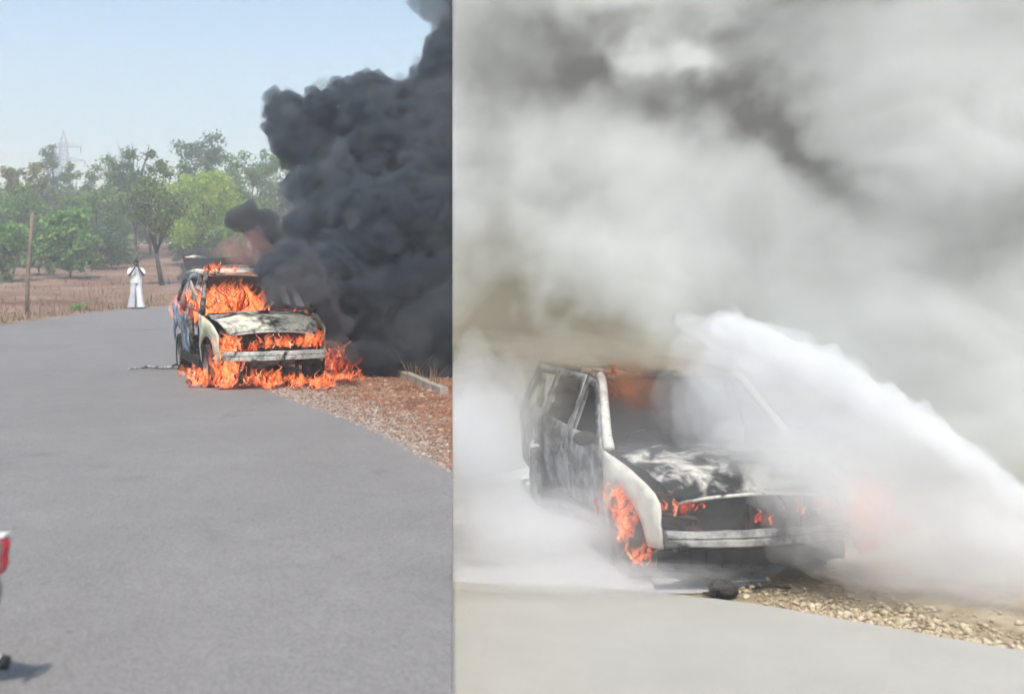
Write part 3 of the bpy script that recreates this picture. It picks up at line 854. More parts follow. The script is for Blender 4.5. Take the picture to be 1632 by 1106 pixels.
def T(name, u, vtop, wpx, Y, mat, seed, label, **kw):
    x = (u - 721) * Y / 1700
    z = gz(x, Y)
    h = CAM_Z - (vtop - 420) * Y / 1700 - z
    rx = wpx / 2 * Y / 1700
    return make_tree(name, (x, Y, z), h, rx, 0, kw.pop('tr', 0.16), mat, seed, label, **kw)

T('tree', 38, 250, 66, 92, LB, 1, 'brownish thin-crowned tree at far left, left of the pylon', low=0.45, clumps=30)
T('tree', -30, 275, 110, 86, LG, 2, 'green tree cut off by the left edge of the picture', low=0.2)
T('tree', 30, 305, 120, 80, LG, 3, 'low wide green tree behind the wooden post', low=0.1, clumps=60)
T('tree', 92, 295, 110, 95, LS, 4, 'grey-green tree directly below the pylon', low=0.15)
T('tree', 150, 300, 110, 84, LG, 5, 'mid green tree just right of the pylon foot', low=0.12, clumps=60)
T('tree', 182, 252, 80, 100, LG, 6, 'tall green tree left of the tree with bare twigs', low=0.32)
T('tree', 216, 232, 72, 90, LD, 7, 'tall tree with bare twigs sticking up above its crown', low=0.35, twigs=12, clumps=36)
T('tree', 259, 262, 88, 58, LS, 8, 'slender grey-green tree with a dark trunk behind the standing person', low=0.40, clumps=40, per=80, size=0.20, lean=-0.05, tr=0.15)
T('tree', 320, 216, 96, 108, LD, 9, 'tallest dark green tree with a dense rounded top', low=0.3, clumps=60, size=0.36)
T('tree', 322, 274, 142, 82, LL, 10, 'bright lime green tree left of the burning car', low=0.08, clumps=90, per=110)
T('tree', 405, 242, 104, 98, LG, 11, 'green tree partly behind the black smoke', low=0.15, clumps=64)
T('tree', 470, 236, 110, 104, LS, 12, 'grey-green tree mostly hidden by the black smoke', low=0.15)
T('tree', 285, 285, 100, 104, LG, 13, 'green tree in the gap behind the lime green tree', low=0.25)
T('tree', 375, 300, 90, 88, LG, 14, 'lower green tree right of the lime green tree', low=0.1)
T('tree', 240, 318, 90, 96, LG, 30, 'green tree low behind the slender tree', low=0.30)
T('tree', 120, 262, 60, 112, LG, 31, 'distant green tree beside the right leg of the pylon', low=0.3, clumps=26)
T('tree', 82, 232, 26, 118, LD, 32, 'thin dark tree top beside the left leg of the pylon', low=0.55, clumps=14, spread=0.7)
T('tree', 560, 250, 150, 120, LG, 33, 'far green tree standing behind the smoke column', low=0.1)
T('tree', 680, 260, 150, 125, LG, 34, 'farthest green tree behind the smoke at the right', low=0.1)
rs = np.random.RandomState(77)
cen = []
for k in range(420):
    y = rs.uniform(118, 150); u = rs.uniform(-90, 900); x = (u - 721) * y / 1700
    vt = 312 + 26 * fbm((u * 0.02, 3, 0), 1.0, 3)
    zt_ = CAM_Z - (vt - 420) * y / 1700
    cen.append((x, y, gz(x, y) + rs.rand() * (zt_ - gz(x, y))))
V, F = leaf_cloud(rs, cen, 90, 2.3, 0.62)
tag(npmesh('treeline', V, F, LG), 'distant mass of green woodland closing the gaps between the trees', 'woodland', kind='stuff')
bk = dict(group='bushes in front of the trees', cat='bush', tr=0.06)
T('bush', 112, 330, 88, 66, LT, 15, 'broad-leaved light green sapling thicket right of the wooden post', low=0.08, clumps=44, per=110, size=0.34, **bk)
T('bush', 8, 345, 64, 62, LT, 16, 'broad-leaved green bush at the left edge', low=0.08, clumps=30, per=100, size=0.32, **bk)
T('bush', 165, 362, 62, 78, LD, 17, 'round dark bluish-green bush behind the field', low=0.05, clumps=34, per=80, **bk)
T('bush', 62, 350, 56, 70, LG, 18, 'green bush just behind the wooden post', low=0.06, clumps=28, per=70, **bk)
T('bush', 306, 378, 60, 82, LS, 19, 'grey-green bush between slender tree and burning car', low=0.05, clumps=30, per=60, **bk)
T('bush', 362, 352, 70, 78, LG, 20, 'green bush just above the burning car', low=0.05, clumps=30, per=70, **bk)
T('bush', 206, 392, 26, 84, LS, 21, 'small thin bush on the field behind the person', low=0.05, clumps=12, per=50, **bk)
T('bush', 125, 490, 30, 37, LT, 22, 'tiny green weed at the road edge left of the person', low=0.02, clumps=10, per=34, size=0.13, spread=0.16, group='bushes in front of the trees', cat='bush', tr=0.02)

def blades(name, pts, hmin, hmax, wid, mat, seed, label, cat, lean=0.35):
    rs = np.random.RandomState(seed)
    n = len(pts); P = np.asarray(pts, float)
    h = rs.uniform(hmin, hmax, n)[:, None]; a = rs.uniform(0, 6.283, n)
    d = np.stack([np.cos(a), np.sin(a), np.zeros(n)], 1) * wid
    tip = P + np.stack([rs.normal(0, lean, n), rs.normal(0, lean, n), np.ones(n)], 1) * h
    midp = P * 0.5 + tip * 0.5 + np.array([0, 0, 0.06]) * h
    V = np.stack([P - d, P + d, midp + d * 0.7, midp - d * 0.7, tip], 1).reshape(-1, 3)
    q = np.arange(n)[:, None] * 5
    F = np.concatenate([q + np.array([[0, 1, 2]]), q + np.array([[0, 2, 3]]), q + np.array([[3, 2, 4]])], 1).reshape(-1, 3)
    return tag(npmesh(name, V, F, mat), label, cat, kind='stuff')

DRY = m_leaf('dry_grass', (0.20, 0.13, 0.08), (0.30, 0.21, 0.13), (0.42, 0.32, 0.20), 0.3)
rs = np.random.RandomState(40)
pts = []
for k in range(5200):
    y = 27 + 62 * rs.rand() ** 1.4
    x = -0.44 * y - 4 + rs.rand() * (0.44 * y + 1)
    le = min(left_edge, key=lambda p: abs(p.y - y)).x if y < 46 else -3
    if x > le - 0.5: continue
    if fbm((x * 0.35, y * 0.35, 2), 1.0, 3) < -0.02: continue
    pts.append((x, y, zfield(x, y) - 0.01))
blades('dry_grass', pts, 0.10, 0.42, 0.02, DRY, 41, 'sparse dry brown grass tufts scattered over the field', 'grass')
pts = []
for k in range(500):
    y = rs.uniform(26, 40)
    le = min(left_edge, key=lambda p: abs(p.y - y)).x
    x = le - 0.35 - abs(rs.normal(0, 0.5)); pts.append((x, y, gz(x, y) - 0.02))
blades('dry_grass', pts, 0.12, 0.5, 0.012, DRY, 42, 'dry grass stalks along the far edge of the road', 'grass')

# ------------------------------------------------------------------ pylon, posts, kerb wall
def pylon(base, h):
    root = empty('pylon', base, R(12), 'distant steel lattice power pylon rising above the trees', 'pylon')
    m = m_plain('galvanised_steel', (0.36, 0.39, 0.42), (0.48, 0.50, 0.53), 0.5, 0.6)
    w = lambda z: (h * 0.085) * (1 - z / h) ** 1.1 + 0.55
    lv = [h * t for t in (0, 0.14, 0.27, 0.39, 0.50, 0.60, 0.69, 0.77, 0.84, 0.90)]
    for sx in (-1, 1):
        for sy in (-1, 1):
            tube('leg', [(sx * w(z), sy * w(z), z) for z in lv] + [(0, 0, h)], 0.13, m, root, 4)
    for ax in (0, 1):
        for sg in (-1, 1):
            bm = bmesh.new()
            for z0, z1 in zip(lv, lv[1:]):
                for f in (-1, 1):
                    a, b = (f * w(z0), sg * w(z0), z0), (-f * w(z1), sg * w(z1), z1)
                    if ax: a, b = (a[1], a[0], a[2]), (b[1], b[0], b[2])
                    add_tube(bm, [a, b], 0.075, 4)
                a, b = (-w(z1), sg * w(z1), z1), (w(z1), sg * w(z1), z1)
                if ax: a, b = (a[1], a[0], a[2]), (b[1], b[0], b[2])
                add_tube(bm, [a, b], 0.075, 4)
            bm_obj('bracing', bm, m, root)
    for z, L in ((h * 0.66, 6.2), (h * 0.76, 5.2), (h * 0.87, 4.2)):
        for s in (-1, 1):
            bm = bmesh.new()
            for dz, y in ((0, 0.6), (0, -0.6), (1.1, 0)):
                add_tube(bm, [(0, y, z + dz), (s * L, 0, z)], 0.09, 4)
            for q in (0.3, 0.55, 0.8): add_tube(bm, [(s * L * q, 0.6 * (1 - q), z), (s * L * q, 0, z + 1.1 * (1 - q))], 0.06, 4)
            arm = bm_obj('cross_arm', bm, m, root)
            tube('insulator', [(s * L, 0, z - 0.05), (s * L, 0, z - 1.6)], [0.10, 0.14], M_SOOT, arm, 6)
    return root
p = px(101, 208, 270)
pylon((p.x, 270, gz(0, 270)), p.z - gz(0, 270))

def post(u, v, vt, Y, r, label, mat=M_WOOD, lean=0.0):
    x = (u - 721) * Y / 1700; z = gz(x, Y)
    h = (CAM_Z - (vt - 420) * Y / 1700) - z
    o = tube('post', [(0, 0, -0.2), (0.01, 0, h * 0.33), (lean * 0.6, 0, h * 0.7), (lean, 0, h)], [r, r * 0.95, r * 0.85, r * 0.75], mat, None, 8)
    o.location = (x, Y, z)
    return tag(o, label, 'post', 'wooden posts by the road')
post(43, 500, 340, 34.2, 0.075, 'tall leaning grey wooden post at the far left of the field', lean=0.18)
post(63, 500, 482, 33.6, 0.03, 'short thin stake just right of the tall wooden post')

kw = empty('kerb_wall', (0, 0, 0), 0, 'low concrete kerb wall on the verge beside the black smoke', 'wall')
a, b = Vector((-0.85, 17.9, 0)), Vector((-0.11, 15.5, 0))
n = 5
for k in range(n):
    p0, p1 = a.lerp(b, k / n), a.lerp(b, (k + 1) / n)
    d = (p1 - p0); ang = math.atan2(d.y, d.x)
    bm = bmesh.new(); add_box(bm, (0, 0, 0.045), (d.length - 0.012, 0.13, 0.13), None, 0.015)
    for v in bm.verts: v.co += Vector((0.2, 1, 1)) * 0.012 * fbm(v.co + p0, 6, 2)
    bl = bm_obj('kerb_block', bm, M_CONC, kw)
    bl.location = (p0 + p1) / 2; bl.rotation_euler = (0, 0, ang)
pts = []
for k in range(70):
    q = a.lerp(b, rs.rand()) + Vector((rs.uniform(0.0, 0.10) - 0.12, rs.uniform(0.25, 0.7), 0)); 
    if q.x < -0.2: pts.append((q.x, q.y, -0.02))
blades('dry_stalks', pts, 0.20, 0.48, 0.008, DRY, 44, 'thin dry stalks growing behind the low kerb wall', 'grass', 0.5)

# ------------------------------------------------------------------ stones
def stones(name, pts, sizes, mat, seed, label):
    rs = np.random.RandomState(seed)
    v0, f0 = ico(1)
    n = len(pts)
    k = len(v0)
    sc = rs.uniform(0.6, 1.3, (n, 1, 3)) * np.asarray(sizes)[:, None, None] * np.array([1.2, 1.0, 0.7])
    jit = 1 + rs.uniform(-0.25, 0.25, (n, k, 1))
    a = rs.uniform(0, 6.283, n); ca, sa = np.cos(a), np.sin(a)
    v = v0[None] * jit * sc
    x = v[..., 0] * ca[:, None] - v[..., 1] * sa[:, None]; y = v[..., 0] * sa[:, None] + v[..., 1] * ca[:, None]
    V = np.stack([x, y, v[..., 2]], -1) + np.asarray(pts)[:, None, :]
    F = (f0[None] + (np.arange(n) * k)[:, None, None]).reshape(-1, 3)
    return tag(npmesh(name, V.reshape(-1, 3), F, mat), label, 'stones', kind='stuff')

def m_stone(name, c):
    t = NT(name); g = t.n('ShaderNodeNewGeometry')
    st = [(i / (len(c) - 1), q) for i, q in enumerate(c)]
    return t.bsdf(t.ramp(g.outputs['Random Per Island'], st), 0.9, spec=0.15)
M_ST1 = m_stone('gravel', [(0.17, 0.12, 0.095), (0.32, 0.24, 0.185), (0.41, 0.34, 0.28), (0.32, 0.19, 0.13), (0.47, 0.41, 0.35), (0.26, 0.20, 0.165)])
M_ST2 = m_stone('red_rubble', [(0.28, 0.14, 0.085), (0.40, 0.23, 0.15), (0.20, 0.11, 0.07), (0.48, 0.34, 0.24), (0.35, 0.19, 0.12)])
def edge_x(y): return min(right_edge, key=lambda p: abs(p.y - y)).x
P1, Z1, P2, Z2 = [], [], [], []
for k in range(12000):
    y = rs.uniform(9.5, 18.2); ex = edge_x(y)
    d = abs(rs.normal(0, 0.50)) - 0.10
    x = ex + d
    if x < -0.03: P1.append((x, y, 0.006)); Z1.append(rs.choice([0.006, 0.010, 0.015, 0.026], p=[0.4, 0.35, 0.19, 0.06]))
    y = rs.uniform(11, 18.2); x = edge_x(y) + rs.uniform(0.35, 4.5)
    if x < -0.03 and k % 3 < 2: P2.append((x, y, 0.003)); Z2.append(rs.choice([0.008, 0.012, 0.020, 0.038], p=[0.4, 0.35, 0.19, 0.06]))
stones('gravel', P1, Z1, M_ST1, 50, 'pale gravel scattered along the right edge of the asphalt')
stones('rubble', P2, Z2, M_ST2, 51, 'reddish rubble stones strewn over the verge below the smoke')
P3, Z3 = [], []
for k in range(8500):
    i = rs.randint(len(low_edge)); p = low_edge[i].lerp(low_edge[min(i + 1, len(low_edge) - 1)], rs.rand())
    d = abs(rs.normal(0, 0.36)) - 0.03
    x, y = p.x + d * 0.35, p.y + d * 0.94
    if x < 2.78 - d * 0.5 + rs.uniform(-0.25, 0.25) or x > 9: continue
    P3.append((x, y, LZ + 0.0)); Z3.append(rs.choice([0.007, 0.011, 0.017, 0.030], p=[0.35, 0.35, 0.22, 0.08]))
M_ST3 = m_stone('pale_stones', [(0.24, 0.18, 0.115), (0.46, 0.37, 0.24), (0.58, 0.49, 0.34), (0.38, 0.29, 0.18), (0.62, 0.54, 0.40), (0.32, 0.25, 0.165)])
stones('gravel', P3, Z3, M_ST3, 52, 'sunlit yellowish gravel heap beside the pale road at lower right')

# ------------------------------------------------------------------ debris
dp = empty('debris_strip', (-5.25, 19.0, 0.015), R(4), 'long thin scorched trim strip lying on the asphalt beside the car', 'debris')
tube('strip', [(-0.52, 0.0, 0.01), (-0.2, 0.03, 0.045), (0.1, 0.0, 0.03), (0.45, -0.03, 0.05)], [0.012, 0.03, 0.028, 0.02], m_burnt('scorched_strip', (0.55, 0.55, 0.55), (0.3, 0.3, 0.3), 0.46, 0.6, 0.1, 6.0, 4.0), dp)
tube('bent_end', [(0.15, 0.05, 0.02), (0.32, 0.10, 0.07), (0.55, 0.02, 0.03)], [0.02, 0.035, 0.015], M_SOOT, dp)
q = px(1152, 921, 9.0)
bm = bmesh.new(); bmesh.ops.create_icosphere(bm, subdivisions=3, radius=0.10)
for v in bm.verts:
    v.co = Vector((v.co.x * 1.2, v.co.y, v.co.z * 0.8)) * (1 + 0.55 * fbm(v.co * 9, 1.0, 3))
add_tube(bm, [(-0.05, 0, -0.02), (-0.12, -0.03, -0.05), (-0.17, 0.0, -0.05)], [0.03, 0.02, 0.012])
lump = bm_obj('debris_lump', bm, M_SOOT)
lump.location = (q.x, q.y, LZ + 0.07)
tag(lump, 'charred black lump lying on the ground before the hosed car', 'debris')
tube_l = tube('debris_strip', [(0, 0, 0), (0.16, 0.03, 0.015), (0.34, 0.02, 0.0)], [0.008, 0.014, 0.008], M_SOOT)
tube_l.location = (q.x + 0.28, q.y + 0.12, LZ + 0.02)
tag(tube_l, 'thin charred strip beside the black lump', 'debris')

# ------------------------------------------------------------------ parked scooter at the left edge (only its tail is in view)
def scooter():
    Y = 4.55
    X = (0 - 721) * Y / 1700                # world x of the frame's left edge at that depth
    root = empty('scooter', (X, Y, 0.01), 0, 'white scooter with red tail lamp parked at the left edge, only its tail in view', 'scooter')
    red = NT('red_lens'); redm = red.bsdf(red.ramp(red.noise(red.coords(), 9.0, 3), [(0.35, (0.36, 0.012, 0.03)), (0.6, (0.55, 0.03, 0.05)), (0.72, (0.75, 0.25, 0.25))]), 0.15, spec=0.6)
    wht = m_plain('white_panel', (0.62, 0.62, 0.62), (0.74, 0.74, 0.73), 4, 0.35)
    gry = m_plain('grey_plastic', (0.10, 0.10, 0.11), (0.19, 0.19, 0.20), 6, 0.5)
    blk = m_plain('rubber', (0.015, 0.015, 0.016), (0.03, 0.03, 0.03), 9, 0.8)
    zt = lambda v: CAM_Z - (v - 420) * Y / 1700 - 0.01
    z0, z1 = zt(915), zt(855)
    # lamp: two stacked lobes bulging to the right
    prof = [(0.0, z0 - 0.004), (0.022, z0 + 0.012), (0.036, z0 + 0.045), (0.034, z0 + 0.072), (0.031, z0 + 0.080), (0.036, z0 + 0.090), (0.041, z0 + 0.118), (0.040, z1 - 0.014), (0.022, z1), (0.0, z1)]
    V, F = [], []
    n = 9
    for (x, z) in prof:
        for k in range(n):
            t = k / (n - 1)
            V.append((x * math.sin(math.pi * (0.12 + 0.76 * t)) ** 0.5 if x else 0, -0.035 + 0.07 * t, z))
    for i in range(len(prof) - 1):
        for k in range(n - 1): F.append((i * n + k, i * n + k + 1, (i + 1) * n + k + 1, (i + 1) * n + k))
    lamp = mk('tail_lamp', V, F, redm, root, True)
    box('lamp_trim', (0.010, 0, z1 + 0.007), (0.040, 0.066, 0.014), wht, lamp, None, 0.005)
    def hull(name, secs, mat, n=16):
        """rounded body section: (x, half width, z low, z high) rings"""
        V, F = [], []
        for (x, hw, za, zb) in secs:
            for q in range(n):
                a_ = 2 * math.pi * q / n
                cs, sn = math.cos(a_), math.sin(a_)
                V.append((x, hw * math.copysign(abs(cs) ** 0.7, cs), (za + zb) / 2 + (zb - za) / 2 * math.copysign(abs(sn) ** 0.7, sn)))
        for i_ in range(len(secs) - 1):
            for q in range(n): F.append((i_ * n + q, i_ * n + (q + 1) % n, (i_ + 1) * n + (q + 1) % n, (i_ + 1) * n + q))
        F += [tuple(range(n - 1, -1, -1)), tuple((len(secs) - 1) * n + q for q in range(n))]
        return mk(name, V, F, mat, root, True)
    hull('body_panel', [(-0.004, 0.03, z0 - 0.005, z1 - 0.012), (-0.09, 0.065, z0 - 0.03, z1), (-0.25, 0.115, z0 - 0.10, z1 + 0.01), (-0.50, 0.14, 0.44, z1 + 0.015), (-0.78, 0.13, 0.36, z1 - 0.03), (-0.92, 0.11, 0.30, z1 - 0.12)], wht)
    hull('seat', [(-0.16, 0.04, z1 + 0.01, z1 + 0.05), (-0.24, 0.10, z1 + 0.005, z1 + 0.085), (-0.5, 0.13, z1 + 0.005, z1 + 0.075), (-0.62, 0.125, z1, z1 + 0.05), (-0.86, 0.10, z1 - 0.03, z1 + 0.04), (-0.93, 0.06, z1 - 0.05, z1 + 0.0)], blk)
    hull('floorboard', [(-0.88, 0.13, 0.24, 0.36), (-1.05, 0.15, 0.25, 0.31), (-1.22, 0.15, 0.26, 0.32)], gry)
    hull('front_apron', [(-1.18, 0.15, 0.26, 0.42), (-1.24, 0.19, 0.30, 0.70), (-1.27, 0.17, 0.36, 0.90), (-1.33, 0.11, 0.50, 0.96), (-1.37, 0.05, 0.60, 0.90)], wht)
    hull('front_mudguard', [(-1.24, 0.05, 0.36, 0.42), (-1.36, 0.07, 0.44, 0.53), (-1.50, 0.07, 0.46, 0.54), (-1.62, 0.05, 0.38, 0.44)], wht)
    hb = tube('handlebar', [(-1.20, -0.32, 1.02), (-1.26, -0.15, 1.03), (-1.28, 0, 1.0), (-1.26, 0.15, 1.03), (-1.20, 0.32, 1.02)], [0.018, 0.016, 0.04, 0.016, 0.018], blk, root, 8)
    for sy in (-1, 1):
        tube('mirror', [(-1.25, sy * 0.2, 1.03), (-1.24, sy * 0.26, 1.16), (-1.22, sy * 0.27, 1.20), (-1.21, sy * 0.28, 1.26)], [0.006, 0.006, 0.045, 0.03], blk, hb, 8)
    hull('headlamp_cowl', [(-1.22, 0.06, 0.95, 1.06), (-1.32, 0.10, 0.93, 1.07), (-1.40, 0.06, 0.95, 1.04)], wht)
    tube('front_fork', [(-1.28, 0, 0.9), (-1.38, 0.06, 0.5), (-1.43, 0.06, 0.27)], 0.018, gry, root, 8)
    tube('side_stand', [(-0.85, -0.10, 0.28), (-0.88, -0.20, 0.03), (-0.92, -0.23, 0.005)], 0.010, gry, root, 6)
    tube('mudguard', [(-0.02, 0, z0 - 0.01), (-0.003, 0, z0 - 0.06), (-0.012, 0, z0 - 0.13)], [0.018, 0.014, 0.010], gry, root, 8)
    for wx in (-0.38, -1.43):
        w = bpy.data.objects.new('wheel', None); COL.objects.link(w); w.parent = root; w.location = (wx, 0, 0.25)
        bm = bmesh.new(); lathe(bm, [(0.17, -0.05), (0.235, -0.05), (0.25, 0.0), (0.235, 0.05), (0.17, 0.05), (0.17, -0.05)], 28); bm_obj('tyre', bm, blk, w, True)
        bm = bmesh.new(); lathe(bm, [(0.168, -0.04), (0.10, -0.01), (0.03, -0.03), (0.03, 0.03), (0.10, 0.01), (0.168, 0.04)], 28); bm_obj('rim', bm, gry, w, True)
    ze = CAM_Z - (1055 - 420) * 4.39 / 1700 - 0.01
    bm = bmesh.new()
    add_tube(bm, [(-0.55, -0.16, ze + 0.09), (-0.3, -0.16, ze + 0.05), (-0.02, -0.16, ze + 0.01), (0.076, -0.16, ze)], [0.035, 0.045, 0.034, 0.030], 12)
    ex = bm_obj('exhaust', bm, wht, root, True)
    bm = bmesh.new(); add_tube(bm, [(0.072, -0.16, ze), (0.102, -0.16, ze - 0.002)], [0.031, 0.028], 12)
    bm_obj('exhaust_tip', bm, blk, ex, True)
scooter()

# ------------------------------------------------------------------ the onlooker
def person():
    Y = 37.2
    X = (217 - 721) * Y / 1700
    root = empty('person', (X, Y, gz(X, Y) + 0.012), 0, 'person in white shirt and long white wrap with both hands raised to the face', 'person')
    root.rotation_euler = (0, 0, R(20))
    # body: joints and radii, facing -y
    J, E_, Rd = [], [], []
    def j(p, r, par=None):
        J.append(p); Rd.append(r)
        if par is not None: E_.append((par, len(J) - 1))
        return len(J) - 1
    pel = j((0, 0, 0.95), (0.14, 0.10))
    sp = j((0, 0.01, 1.12), (0.125, 0.09), pel)
    ch = j((0, 0.0, 1.30), (0.15, 0.10), sp)
    ne = j((0, 0.0, 1.43), (0.055, 0.055), ch)
    jaw = j((0, -0.02, 1.51), (0.062, 0.070), ne)
    hd = j((0, -0.005, 1.58), (0.078, 0.092), jaw)
    j((0, 0.0, 1.66), (0.06, 0.07), hd)
    nose = j((0, -0.105, 1.55), (0.014, 0.014), hd)
    for s in (-1, 1):
        sh = j((s * 0.19, 0.0, 1.37), (0.062, 0.062), ch)
        el = j((s * 0.25, -0.13, 1.15), (0.045, 0.045), sh)
        wr = j((s * 0.075, -0.24, 1.40), (0.027, 0.027), el)
        pa_ = j((s * 0.05, -0.215, 1.47), (0.034, 0.022), wr)
        for k in range(4):
            f1 = j((s * (0.075 - 0.020 * k), -0.20, 1.53), (0.010, 0.010), pa_)
            j((s * (0.070 - 0.018 * k), -0.175, 1.565 - 0.006 * abs(k - 1.5)), (0.008, 0.008), f1)
        th = j((s * 0.022, -0.19, 1.48), (0.011, 0.011), pa_)
        j((s * 0.012, -0.17, 1.515), (0.009, 0.009), th)
        hp = j((s * 0.09, 0, 0.90), (0.09, 0.09), pel)
        kn = j((s * 0.11, -0.02, 0.50), (0.058, 0.058), hp)
        an = j((s * 0.12, 0.0, 0.09), (0.036, 0.036), kn)
        j((s * 0.14, -0.13, 0.035), (0.036, 0.028), an)
    me = bpy.data.meshes.new('body'); me.from_pydata(J, E_, [])
    skinm = m_plain('dark_skin', (0.045, 0.026, 0.018), (0.075, 0.045, 0.032), 8, 0.6)
    body = link('body', me, skinm, root)
    body.modifiers.new('skin', 'SKIN')
    ly = me.skin_vertices[0].data if len(me.skin_vertices) else None
    if ly is None:
        bmx = bmesh.new(); bmx.from_mesh(me); bmx.verts.layers.skin.verify(); bmx.to_mesh(me); bmx.free(); ly = me.skin_vertices[0].data
    for i, r in enumerate(Rd): ly[i].radius = r; ly[i].use_root = (i == 0)
    body.modifiers.new('smooth', 'SUBSURF').render_levels = 1
    def loft(name, secs, mat, n=20):
        V, F = [], []
        for (c, rx, ry, wob) in secs:
            for k in range(n):
                a = 2 * math.pi * k / n
                w = 1 + wob * math.sin(a * 5 + c[2] * 3)
                V.append((c[0] + rx * w * math.cos(a), c[1] + ry * w * math.sin(a), c[2]))
        for i in range(len(secs) - 1):
            for k in range(n): F.append((i * n + k, i * n + (k + 1) % n, (i + 1) * n + (k + 1) % n, (i + 1) * n + k))
        return mk(name, V, F, mat, root, True)
    cloth = m_plain('white_cotton', (0.70, 0.70, 0.72), (0.80, 0.80, 0.80), 5, 0.9)
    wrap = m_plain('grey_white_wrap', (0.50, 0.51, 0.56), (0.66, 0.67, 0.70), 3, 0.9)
    loft('shirt', [((0, 0, 0.90), 0.20, 0.15, 0.07), ((0, 0, 1.0), 0.185, 0.14, 0.05), ((0, 0, 1.15), 0.165, 0.125, 0.03), ((0, 0, 1.30), 0.20, 0.13, 0), ((0, 0, 1.38), 0.19, 0.11, 0), ((0, 0, 1.43), 0.10, 0.08, 0), ((0, 0, 1.455), 0.072, 0.07, 0)], cloth)
    for s in (-1, 1):
        bm = bmesh.new(); add_tube(bm, [(s * 0.15, 0, 1.375), (s * 0.215, -0.02, 1.34), (s * 0.245, -0.09, 1.23), (s * 0.25, -0.12, 1.18)], [0.075, 0.076, 0.072, 0.074], 12); bm_obj('sleeve', bm, cloth, root, True)
    # the wrap falls to the ankles in two flared halves with a dark fold between
    for s in (-1, 1):
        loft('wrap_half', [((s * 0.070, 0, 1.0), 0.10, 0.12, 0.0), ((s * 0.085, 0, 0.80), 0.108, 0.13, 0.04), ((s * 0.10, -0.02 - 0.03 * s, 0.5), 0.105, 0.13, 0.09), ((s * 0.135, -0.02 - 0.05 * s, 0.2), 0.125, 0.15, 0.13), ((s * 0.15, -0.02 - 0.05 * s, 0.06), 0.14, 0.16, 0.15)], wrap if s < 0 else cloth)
    bm = bmesh.new(); bmesh.ops.create_icosphere(bm, subdivisions=3, radius=1.0, matrix=Matrix.Translation((0, 0.015, 1.625)) @ Matrix.Diagonal((0.088, 0.10, 0.085, 1)))
    for v in bm.verts:
        if v.co.y < -0.06 and v.co.z < 1.63: v.co.y = -0.05
        v.co += Vector((1, 1, 1)) * 0.006 * fbm(v.co, 30, 2)
    bm_obj('hair', bm, M_SOOT, root, True)
    for s in (-1, 1):
        bm = bmesh.new(); bmesh.ops.create_icosphere(bm, subdivisions=2, radius=0.012, matrix=Matrix.Translation((s * 0.03, -0.088, 1.575)))
        bm_obj('eye', bm, cloth, root, True)
person()

# ------------------------------------------------------------------ smoke
def puffs(mains, seed, sub=22, subsub=6, k1=0.42, k2=0.42, noise_c=True):
    """billows: spheres carrying smaller spheres carrying smaller ones -> vertex and face arrays"""
    rs = np.random.RandomState(seed)
    S1, S2, S3 = [], [], []
    for (c, r) in mains:
        c = np.array(c); S1.append((c, r))
        for _ in range(sub):
            d = rs.normal(size=3); d[1] -= 0.5; d /= np.linalg.norm(d)
            r1 = r * k1 * (0.35 + 1.0 * rs.rand() ** 1.6); c1 = c + d * r * rs.uniform(0.80, 1.02); S2.append((c1, r1))
            for _ in range(subsub):
                e = rs.normal(size=3) + d * 0.9; e /= np.linalg.norm(e)
                S3.append((c1 + e * r1 * rs.uniform(0.8, 1.0), r1 * k2 * (0.35 + 1.1 * rs.rand() ** 1.5)))
    VV, FF, off = [], [], 0
    for lst, sb in ((S1, 3), (S2, 2), (S3, 1)):
        if not lst: continue
        v0, f0 = ico(sb)
        C = np.array([c for c, r in lst]); Rr = np.array([r for c, r in lst])
        V = v0[None] * Rr[:, None, None] * np.array([1, 1, 0.92]) + C[:, None]
        F = f0[None] + (np.arange(len(lst)) * len(v0))[:, None, None] + off
        off += len(lst) * len(v0)
        VV.append(V.reshape(-1, 3)); FF.append(F.reshape(-1, 3))
    return np.concatenate(VV), np.concatenate(FF)

def smoke(name, mains, mat, label, seed, voxel=0.07, sub=22, subsub=6, disp=0.0, dsize=0.5, **kw):
    V, F = puffs(mains, seed, sub, subsub, **kw)
    o = npmesh(name, V, F, mat, None, False)
    m = o.modifiers.new('union', 'REMESH'); m.mode = 'VOXEL'; m.voxel_size = voxel; m.use_smooth_shade = True
    if disp:
        tx = bpy.data.textures.new(name, 'CLOUDS'); tx.noise_scale = dsize; tx.noise_depth = 3
        d = o.modifiers.new('churn', 'DISPLACE'); d.texture = tx; d.strength = disp; d.mid_level = 0.5; d.texture_coords = 'GLOBAL'
        tx = bpy.data.textures.new(name, 'CLOUDS'); tx.noise_scale = dsize * 0.28; tx.noise_depth = 4
        d = o.modifiers.new('curl', 'DISPLACE'); d.texture = tx; d.strength = disp * 0.45; d.mid_level = 0.5; d.texture_coords = 'GLOBAL'
    return tag(o, label, 'smoke', kind='stuff')

